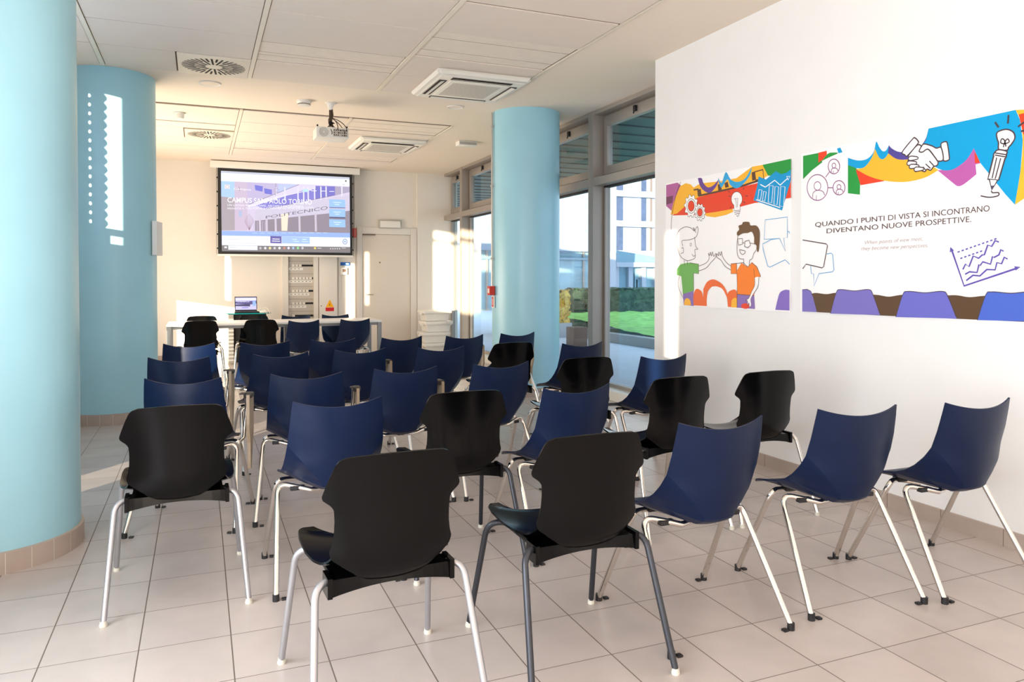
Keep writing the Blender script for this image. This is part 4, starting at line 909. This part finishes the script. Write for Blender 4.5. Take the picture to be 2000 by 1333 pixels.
# ---------------------------------------------------------------- black chairs
def leg_tube(foot, knee, inner, r, n=10):
    foot, knee, inner = Vector(foot), Vector(knee), Vector(inner)
    a = knee + (foot - knee).normalized() * .055; b_ = knee + (inner - knee).normalized() * .05
    return [foot, foot.lerp(a, .5), *arc(a, knee, b_, 8), b_.lerp(inner, .5), inner]
def lerp_tab(tab, x):
    if x <= tab[0][0]: return tab[0][1]
    for (a, va), (b_, vb) in zip(tab, tab[1:]):
        if x <= b_:
            t_ = (x - a) / (b_ - a); t_ = t_ * t_ * (3 - 2 * t_) if False else t_; return va + (vb - va) * t_
    return tab[-1][1]
def make_black(tube_mat, cap_mat, label, name='plastic_chair'):
    t = thing(name, label, 'chair')
    W = [(.0, .150), (.03, .165), (.07, .177), (.13, .183), (.20, .176), (.30, .171), (.42, .170), (.52, .172), (.56, .179), (.595, .194), (.62, .204), (.65, .205), (.72, .198), (.80, .189), (.88, .179), (.93, .172), (.96, .166), (.98, .159), (.992, .151), (1.0, .140)]
    YC = [(.40, -.152), (.415, -.170), (.435, -.184), (.46, -.193), (.50, -.200), (.56, -.204), (.62, -.208), (.70, -.216), (.75, -.222), (.795, -.229)]
    def fb(u, v):
        w = lerp_tab(W, v); zb = .404 + .062 * abs(u) ** 2.2; zt = .790 - .006 * u * u
        z = zb + (zt - zb) * v; y = lerp_tab(YC, z) + (.045 - .018 * v) * (u * w / .19) ** 2
        return (u * w, y, z)
    m = MB(); m.grid(fb, 18, 44, M['black_pl'], .007); m.build('backrest', t, smooth=60)
    def fs(u, v):
        y = -.155 + .385 * v; w = lerp_tab([(0, .176), (.12, .192), (.25, .210), (.45, .219), (.75, .220), (.88, .214), (.94, .206), (.98, .19), (1.0, .16)], v)
        z = .437 - .010 * math.sin(PI * min(1, v * 1.1)) + .030 * u * u * (.7 + v * .35) + (.028 * (1 - v / .18) ** 2 if v < .18 else 0)
        if v > .78: z -= (.024 * (1 - u * u)) * ((v - .78) / .22) ** 2
        if v > .95: z -= .006 * (v - .95) / .05
        return (u * w, y + (.0 if v < .9 else -.006 * u * u), z)
    m = MB(); m.grid(fs, 18, 26, M['black_pl'], .007); m.build('seat', t, smooth=60)
    m = MB()
    for i in range(12):
        x0 = -.188 + .376 * i / 12; x1 = -.188 + .376 * (i + 1) / 12
        f_ = lambda x: .378 + .022 * (1 - (x / .188) ** 2)
        m.add([(x0, -.172, f_(x0)), (x1, -.172, f_(x1)), (x1, -.10, f_(x1)), (x0, -.10, f_(x0)), (x0, -.165, .428), (x1, -.165, .428), (x1, -.10, .43), (x0, -.10, .43)],
              [(0, 1, 5, 4), (0, 3, 2, 1), (3, 7, 6, 2), (4, 5, 6, 7)], M['black_pl'])
    m.box((-.19, -.176, .378), (-.176, -.10, .436), M['black_pl']); m.box((.176, -.176, .378), (.19, -.10, .436), M['black_pl'])
    m.box((-.17, -.10, .405), (.17, .16, .424), M['black_pl'], .006); m.build('seat_support', t)
    for sx in (-1, 1):
        for (fy, ky, fx, kx) in ((-.296, -.158, .254, .222), (.278, .17, .255, .222)):
            m = MB(); m.tube(leg_tube((sx * fx, fy, .012), (sx * kx, ky, .425 if ky < 0 else .418), (sx * .10, ky * .75, .408), .0108), .0108, tube_mat, 12); lg = m.build('leg', t, smooth=50)
            m = MB(); m.lathe([(.013, 0), (.0145, .005), (.0118, .015), (.0118, .020)] if cap_mat is M['cap_white'] else [(.012, 0), (.012, .024)], (sx * fx, fy, 0), cap_mat, 16); m.build('foot_cap', lg)
    return t
# ---------------------------------------------------------------- blue chairs
def make_blue(label, tablet=False, name='shell_chair'):
    t = thing(name, label, 'chair')
    # rows from the top of the back to the front of the seat: centre (y, z), edge (x, y, z), crease position and depth
    rows = [  # v, yc, zc, xe, ye, ze, uc
        (0.00, -.230, .751, .184, -.196, .781), (.10, -.229, .698, .189, -.186, .730), (.22, -.226, .635, .195, -.170, .660), (.34, -.220, .575, .200, -.147, .588),
        (.42, -.213, .525, .203, -.112, .540), (.50, -.205, .470, .206, -.070, .498), (.58, -.191, .414, .209, -.025, .466), (.66, -.146, .392, .212, .02, .448),
        (.74, -.075, .388, .213, .065, .438), (.82, .0, .390, .212, .11, .430), (.90, .09, .398, .206, .155, .420), (.97, .175, .405, .196, .19, .408), (1.0, .215, .392, .186, .208, .398)]
    def fsh(u, v):
        for a, b_ in zip(rows, rows[1:]):
            if v <= b_[0] + 1e-9: break
        k = (v - a[0]) / (b_[0] - a[0]); r = [a[i] + (b_[i] - a[i]) * k for i in range(6)]
        uc = .965 if v < .34 else max(.30, .965 - (v - .34) / .22 * .665) if v < .70 else .30 + (v - .70) * .9
        au = abs(u); au = au / .6 * uc if au < .6 else uc + (au - .6) / .4 * (1 - uc)
        # back panel curves gently, the wings beyond the crease run straight to the edge
        if True:
            sc_ = uc * uc * (1 - .38 * min(1, max(0, (v - .34) / .10)) * min(1, max(0, (.95 - v) / .25))); s_ = sc_ * (au / uc) ** 2 if au < uc else sc_ + (1 - sc_) * ((au - uc) / (1 - uc)) ** 1.05
        x = r[3] * (au if v < .34 else au)
        return (math.copysign(x, u), r[1] + (r[4] - r[1]) * s_, r[2] + (r[5] - r[2]) * s_)
    m = MB(); m.grid(fsh, 30, 56, M['blue_pl'], .007); m.build('shell', t, smooth=14)
    m = MB(); m.box((-.12, .08, .378), (.12, .12, .398), M['cap_black'], .004)
    for s_ in (-1, 1): m.box((s_ * .15 - .03, -.085, .382), (s_ * .15 + .03, -.06, .40), M['cap_black'], .003)
    m.box((-.02, -.1, .375), (.02, .11, .40), M['cap_black'], .004); m.build('seat_bracket', t)
    for sx in (-1, 1):
        for (fy, ky, fx, iy) in ((-.267, -.028, .262, -.09), (.232, .030, .256, .10)):
            m = MB(); m.tube(leg_tube((sx * fx, fy, .012), (sx * .226, ky, .408), (sx * .10, iy * 1.1, .384), .0105) + [Vector((sx * .02, iy * .6, .372))], .0112, M['chrome'], 12); lg = m.build('leg', t, smooth=50)
            m = MB(); m.lathe([(.0135, 0), (.0135, .026)], (sx * fx, fy, 0), M['cap_black'], 14); m.box((sx * (fx - .03) - .008, fy - .01, 0), (sx * (fx - .03) + .012, fy + .01, .008), M['cap_black'], .002); m.build('foot_cap', lg)
    if tablet:
        m = MB(); m.tube([(.226, .03, .40), (.246, .05, .42), (.262, .045, .60), (.262, .02, .655)], .010, M['chrome'], 10); m.build('tablet_arm', t, smooth=50)
        m = MB(); Y = [(-.035, .66), (.05, .665), (.085, .64), (.085, .46), (.055, .38), (.02, .26), (-.012, .26), (-.01, .40), (-.04, .50)]
        P = [(.275, y, z) for y, z in Y] + [(.291, y, z) for y, z in Y]; n = len(Y)
        m.add(P, [tuple(range(n)), tuple(reversed(range(n, 2 * n)))] + [(i, i + n, (i + 1) % n + n, (i + 1) % n) for i in range(n)], M['tablet']); tb = m.build('writing_tablet', t, smooth=0)
        m = MB(); m.box((.256, -.02, .64), (.300, .06, .668), M['tablet_edge'], .010); m.box((.24, -.04, .664), (.27, .01, .671), M['tablet_edge'], .003); m.build('hinge', tb)
    return t
used = {}
def place(key, mk, x, y, yaw, label, group):
    if key not in used:
        t = mk(label); used[key] = t; t.location = (x, y, 0); t.rotation_euler = (0, 0, math.radians(yaw)); t['group'] = group
    else: t = dup(used[key], (x, y, 0), math.radians(yaw), label, group)
    return t
GB = 'black plastic chairs set out in rows'; GN = 'navy shell chairs set out in rows'
BSIL = lambda l: make_black(M['silver'], M['cap_white'], l); BDRK = lambda l: make_black(M['dark_tube'], M['cap_white'], l); BCHR = lambda l: make_black(M['chrome'], M['cap_white'], l)
BL0 = lambda l: make_blue(l); BLT = lambda l: make_blue(l, True)
for a_ in (
 ('sil', BSIL, -.087, 3.422, .8, 'black chair on silver legs next to the nearest blue column, leftmost of the near chairs'),
 ('sil', BSIL, .51, 2.327, 2.3, 'black chair on silver legs closest to the camera, bottom centre of the picture'),
 ('drk', BDRK, 1.165, 2.331, 0, 'black chair on dark grey legs in the nearest row, right of the silver-legged one'),
 ('drk', BDRK, 1.08, 3.347, 1, 'black chair on dark grey legs in the second row, in the middle of the picture'),
 ('chr', BCHR, 2.237, 3.39, 2.5, 'black chair on chrome legs in the second row, just left of the wall-side black one'),
 ('chr', BCHR, 2.821, 3.404, .6, 'black chair on chrome legs right beside the white mural wall'),
 ('chr', BCHR, 2.243, 4.384, 1, 'black chair on chrome legs in the third row, below the window mullion'),
 ('chr', BCHR, 2.207, 5.565, 7, 'black chair on chrome legs in the fourth row in front of the window column'),
 ('chr', BCHR, -.02, 9.66, 8, 'black chair at the left end of the long white table, glowing against the sunlit wall'),
 ('chr', BCHR, .70, 9.66, -8, 'black chair on the near side of the table, in front of the lectern'),
 ('chr', BCHR, .03, 10.42, 182, 'black chair behind the left end of the table, only its top showing'),
 ('chr', BCHR, .66, 10.42, 178, 'black chair behind the table directly below the laptop, only its top showing')):
    place(*a_, GB)
for a_ in (
 ('n', BL0, 1.722, 2.395, .8, 'navy shell chair in the nearest row, leftmost of the three on chrome V legs'),
 ('n', BL0, 2.405, 2.399, -6.4, 'navy shell chair in the nearest row, middle one of the three'),
 ('n', BL0, 2.98, 2.33, -1.9, 'navy shell chair at the right end of the nearest row, beside the mural wall'),
 ('n', BL0, .528, 3.381, 1.3, 'navy shell chair in the second row directly ahead of the closest black chair'),
 ('n', BL0, 1.611, 3.335, 6, 'navy shell chair in the second row ahead of the dark-legged nearest black chair'),
 ('t', BLT, -.033, 4.344, -14, 'navy shell chair with folded beige tablet, directly ahead of the leftmost near black chair'),
 ('t', BLT, .545, 4.317, -6, 'navy shell chair with grey-topped folded tablet, second from the left in the third row'),
 ('t', BLT, 1.066, 4.359, 3, 'navy shell chair with a tablet in the centre of the third row'),
 ('n', BL0, 1.648, 4.377, 5, 'navy shell chair in the third row just beyond the middle black chair'),
 ('n', BL0, 2.799, 4.376, 4, 'navy shell chair next to the corner of the white mural wall'),
 ('t', BLT, -.086, 5.46, -12, 'navy shell chair partly sunlit at the left end of the fourth row'),
 ('n', BL0, .471, 5.487, 10, 'navy shell chair, second from the left in the fourth row'),
 ('t', BLT, 1.04, 5.575, 5, 'navy shell chair with tablet, third from the left in the fourth row'),
 ('n', BL0, 1.62, 5.51, 6, 'navy shell chair in the fourth row left of the black one by the column'),
 ('n', BL0, 2.753, 5.436, 5, 'navy shell chair at the right end of the fourth row below the window'),
 ('n', BL0, -.055, 6.534, -7, 'sunlit navy shell chair looking lilac at the left end of the farthest seating row'),
 ('n', BL0, .462, 6.482, 5, 'navy shell chair right of the sunlit lilac one in the farthest seating row'),
 ('n', BL0, 1.01, 6.539, 4, 'navy shell chair in the farthest seating row, third from the left'),
 ('n', BL0, 1.573, 6.532, 9, 'navy shell chair in the farthest seating row, left of the stacked white trays'),
 ('t', BLT, 2.135, 6.509, 9, 'navy shell chair with tablet in the farthest seating row, left of the window column'),
 ('t', BLT, 2.683, 6.608, 10, 'navy shell chair right against the foot of the window column'),
 ('n', BL0, 1.12, 9.50, 10, 'navy shell chair on the near side of the table, left of the other navy one'),
 ('n', BL0, 1.75, 9.55, 8, 'navy shell chair on the near side of the table at its right end'),
 ('n', BL0, 1.20, 10.45, 176, 'navy shell chair behind the table in front of the breaker cabinet'),
 ('n', BL0, 1.76, 10.45, 184, 'navy shell chair behind the table below the yellow warning sign')):
    place(*a_, GN)

# ---------------------------------------------------------------- outside
m = MB(); m.box((4.25, -30, -.25), (120, 120, -.03), M['paving']); struct(m.build('ground', smooth=0)).name = 'paving_outside'
m = MB(); m.box((4.26, 4, 3.16), (7.9, 22, 3.4), M['soffit'])
for k in range(36): m.box((4.3, 4 + k * .5, 3.145), (7.85, 4.03 + k * .5, 3.16), M['seal'])
tag(m.build('canopy', smooth=0), 'dark green canopy projecting over the windows outside', 'canopy')
m = MB(); m.box((7.75, 5, -.03), (7.99, 17.3, .15), M['curb'], .01); tag(m.build('kerb', smooth=30), 'grey concrete kerb along the front of the lawn outside the window', 'kerb')
def bumpy(x0, x1, y0, y1, z0, z1, s, amp, mm):
    bm = bmesh.new(); bmesh.ops.create_grid(bm, x_segments=2, y_segments=2, size=1); bm.free()
    mb = MB(); nx, ny, nz = max(2, int((x1 - x0) / s)), max(2, int((y1 - y0) / s)), max(2, int((z1 - z0) / s))
    def face(f, a, b_):
        vs_ = []
        for j in range(b_ + 1):
            for i in range(a + 1):
                p = Vector(f(i / a, j / b_)); vs_.append(p + Vector((random.uniform(-amp, amp), random.uniform(-amp, amp), random.uniform(-amp, amp) if p.z > z0 + .01 else 0)))
        mb.add(vs_, [(j * (a + 1) + i, j * (a + 1) + i + 1, (j + 1) * (a + 1) + i + 1, (j + 1) * (a + 1) + i) for j in range(b_) for i in range(a)], mm)
    X = lambda u: x0 + (x1 - x0) * u
    Y = lambda u: y0 + (y1 - y0) * u
    Z = lambda u: z0 + (z1 - z0) * u
    face(lambda u, v: (X(u), y0, Z(v)), nx, nz); face(lambda u, v: (X(u), y1, Z(v)), nx, nz); face(lambda u, v: (x0, Y(u), Z(v)), ny, nz); face(lambda u, v: (x1, Y(u), Z(v)), ny, nz); face(lambda u, v: (X(u), Y(v), z1), nx, ny)
    return mb
mb = MB(); N_ = 70
vs_ = [(8.0 + 14 * i / N_, 5 + 12.1 * j / N_, .10 + max(0, (5 + 12.1 * j / N_ - 11)) * .045 + random.uniform(0, .045)) for j in range(N_ + 1) for i in range(N_ + 1)]
mb.add(vs_, [(j * (N_ + 1) + i, j * (N_ + 1) + i + 1, (j + 1) * (N_ + 1) + i + 1, (j + 1) * (N_ + 1) + i) for j in range(N_) for i in range(N_)], M['grass'])
tag(mb.build('lawn', smooth=0), 'bright green lawn behind the kerb outside the window', 'grass', kind='stuff')
tag(bumpy(9.3, 20, 17.4, 18.6, -.03, .98, .09, .05, M['hedge']).build('hedge', smooth=0), 'dark clipped hedge at the far end of the lawn', 'hedge')
a_ = bumpy(6.7, 7.55, 14.9, 16.8, .28, .98, .07, .05, M['hedge_gold']); b_ = MB(); b_.box((6.65, 14.85, -.03), (7.6, 16.85, .29), M['ext_white'], .01)
wthing('golden_hedge', 'sunlit yellow hedge in a white planter outside, seen right of the blue column', 'hedge', (7.1, 15.8, -.03), [('leaves', a_, 0, []), ('planter', b_, 30, [])])
m = MB(); m.box((6.42, 12.5, -.03), (6.72, 12.8, .36), M['planter'], .01); tag(m.build('planter_box'), 'small brown planter box on the paving outside', 'planter')
# wing with pale panels, across the court
Y1 = 28.0; xa, xb = ony(840, 500, Y1).x, ony(1203, 500, Y1).x; zg = ony(1150, 492, Y1).z; zt = ony(1150, 425, Y1).z
a_ = MB(); a_.box((xa, Y1, zg), (xb, Y1 + 8, zt + 3.4), M['ext_panel'])
j_ = MB()
for k in range(int((xb - xa) / 1.45)): j_.box((xb - 1.45 * k - .015, Y1 - .006, zg), (xb - 1.45 * k + .015, Y1, zt + 3.4), M['pav_glass'])
for z in (zg + .85, zg + 2.2, zg + 3.4): j_.box((xa, Y1 - .006, z), (xb, Y1, z + .025), M['pav_glass'])
g_ = MB(); g_.box((xa, Y1 + .25, -.03), (xb - .4, Y1 + 8, zg), M['pav_glass']); f_ = MB()
for k in range(int((xb - xa) / 1.45)): f_.box((xb - 1.45 * k - .04, Y1 + .17, -.03), (xb - 1.45 * k + .04, Y1 + .25, zg), M['alu'])
f_.box((xa, Y1 + .15, zg - .35), (xb, Y1 + .25, zg - .25), M['roof_teal'])
p_ = MB(); p_.box((xb - .4, Y1, -.03), (xb, Y1 + 8, zg), M['ext_white'])
wthing('office_wing', 'low building wing with pale panels above a glazed ground floor across the court', 'building', ((xa + xb) / 2, Y1 + 4, -.03), [('panel_wall', a_, 0, [('panel_joints', j_, 0)]), ('glazed_ground_floor', g_, 0, [('mullions', f_, 0)]), ('corner_pier', p_, 0, [])])
Y2 = 70.0; H_ = lambda py: ony(1240, py, Y2).z; Xp = lambda px: ony(px, 450, Y2).x
x0_, x1_ = Xp(1198), Xp(1330)
w_ = MB(); w_.box((x0_, Y2, -.03), (x1_, Y2 + 14, H_(180)), M['ext_white'])
bd = MB(); wn = []
fl = H_(432) - H_(490)
for k in range(-1, 6):
    zb = H_(444) + k * fl
    bd.box((x0_ - .5, Y2 - .6, zb), (x1_ + .5, Y2, zb + (H_(433) - H_(444))), M['ext_band'])
    for (p0_, p1_, mm) in ((1200, 1216, M['ext_win']), (1252, 1261.5, M['ext_win']), (1264, 1268.5, M['ext_yellow']), (1268.5, 1273, M['brown_blind']), (1284, 1296, M['ext_win'])):
        g_ = MB(); g_.box((Xp(p0_), Y2 - .08, zb - fl * .79), (Xp(p1_), Y2 - .005, zb - .05), mm)
        wn.append(('window' if mm is M['ext_win'] else 'window_reveal', g_, 0, []))
wthing('apartment_building', 'tall white apartment building with window columns far behind the lawn', 'building', ((x0_ + x1_) / 2, Y2 + 7, -.03), [('wall', w_, 0, []), ('floor_band', bd, 0, [])] + wn)
Y3 = 33.0; q0, q1 = ony(1204, 520, Y3).x, ony(1330, 520, Y3).x; Z3 = lambda py: ony(1240, py, Y3).z
r_ = MB(); r_.add([(q0, Y3, Z3(514)), (q1, Y3, Z3(514)), (q1, Y3 + 5, Z3(514)), (q0, Y3 + 5, Z3(514)), (q0, Y3 + .2, Z3(489)), (q1, Y3 + .2, Z3(508)), (q1, Y3 + 5, Z3(508)), (q0, Y3 + 5, Z3(489))], [(0, 3, 2, 1), (4, 5, 6, 7), (0, 1, 5, 4), (1, 2, 6, 5), (2, 3, 7, 6), (3, 0, 4, 7)], M['roof_teal'])
f_ = MB(); f_.box((q0 - .1, Y3 - .2, Z3(522)), (q1 + .1, Y3, Z3(513)), M['ext_white'])
g_ = MB(); g_.box((q0, Y3 + .3, -.03), (q1, Y3 + 5, Z3(522)), M['pav_glass']); c_ = MB()
for px in (1206, 1233, 1259, 1285, 1310): x = ony(px, 540, Y3).x; c_.box((x - .12, Y3 + .05, -.03), (x + .12, Y3 + .3, Z3(522)), M['ext_white'])
d_ = MB()
for px in (1214, 1222, 1240, 1246, 1251): x = ony(px, 540, Y3).x; d_.box((x - .12, Y3 + .22, .5), (x + .12, Y3 + .3, 1.2 + .3 * (px % 3)), M['roof_teal'])
wthing('pavilion', 'low pavilion with a ribbed blue-green roof between the hedge and the apartment building', 'building', ((q0 + q1) / 2, Y3 + 2.5, -.03), [('roof', r_, 0, []), ('fascia', f_, 0, []), ('glazing', g_, 0, [('furniture_behind_glass', d_, 0)]), ('post', c_, 0, [])])
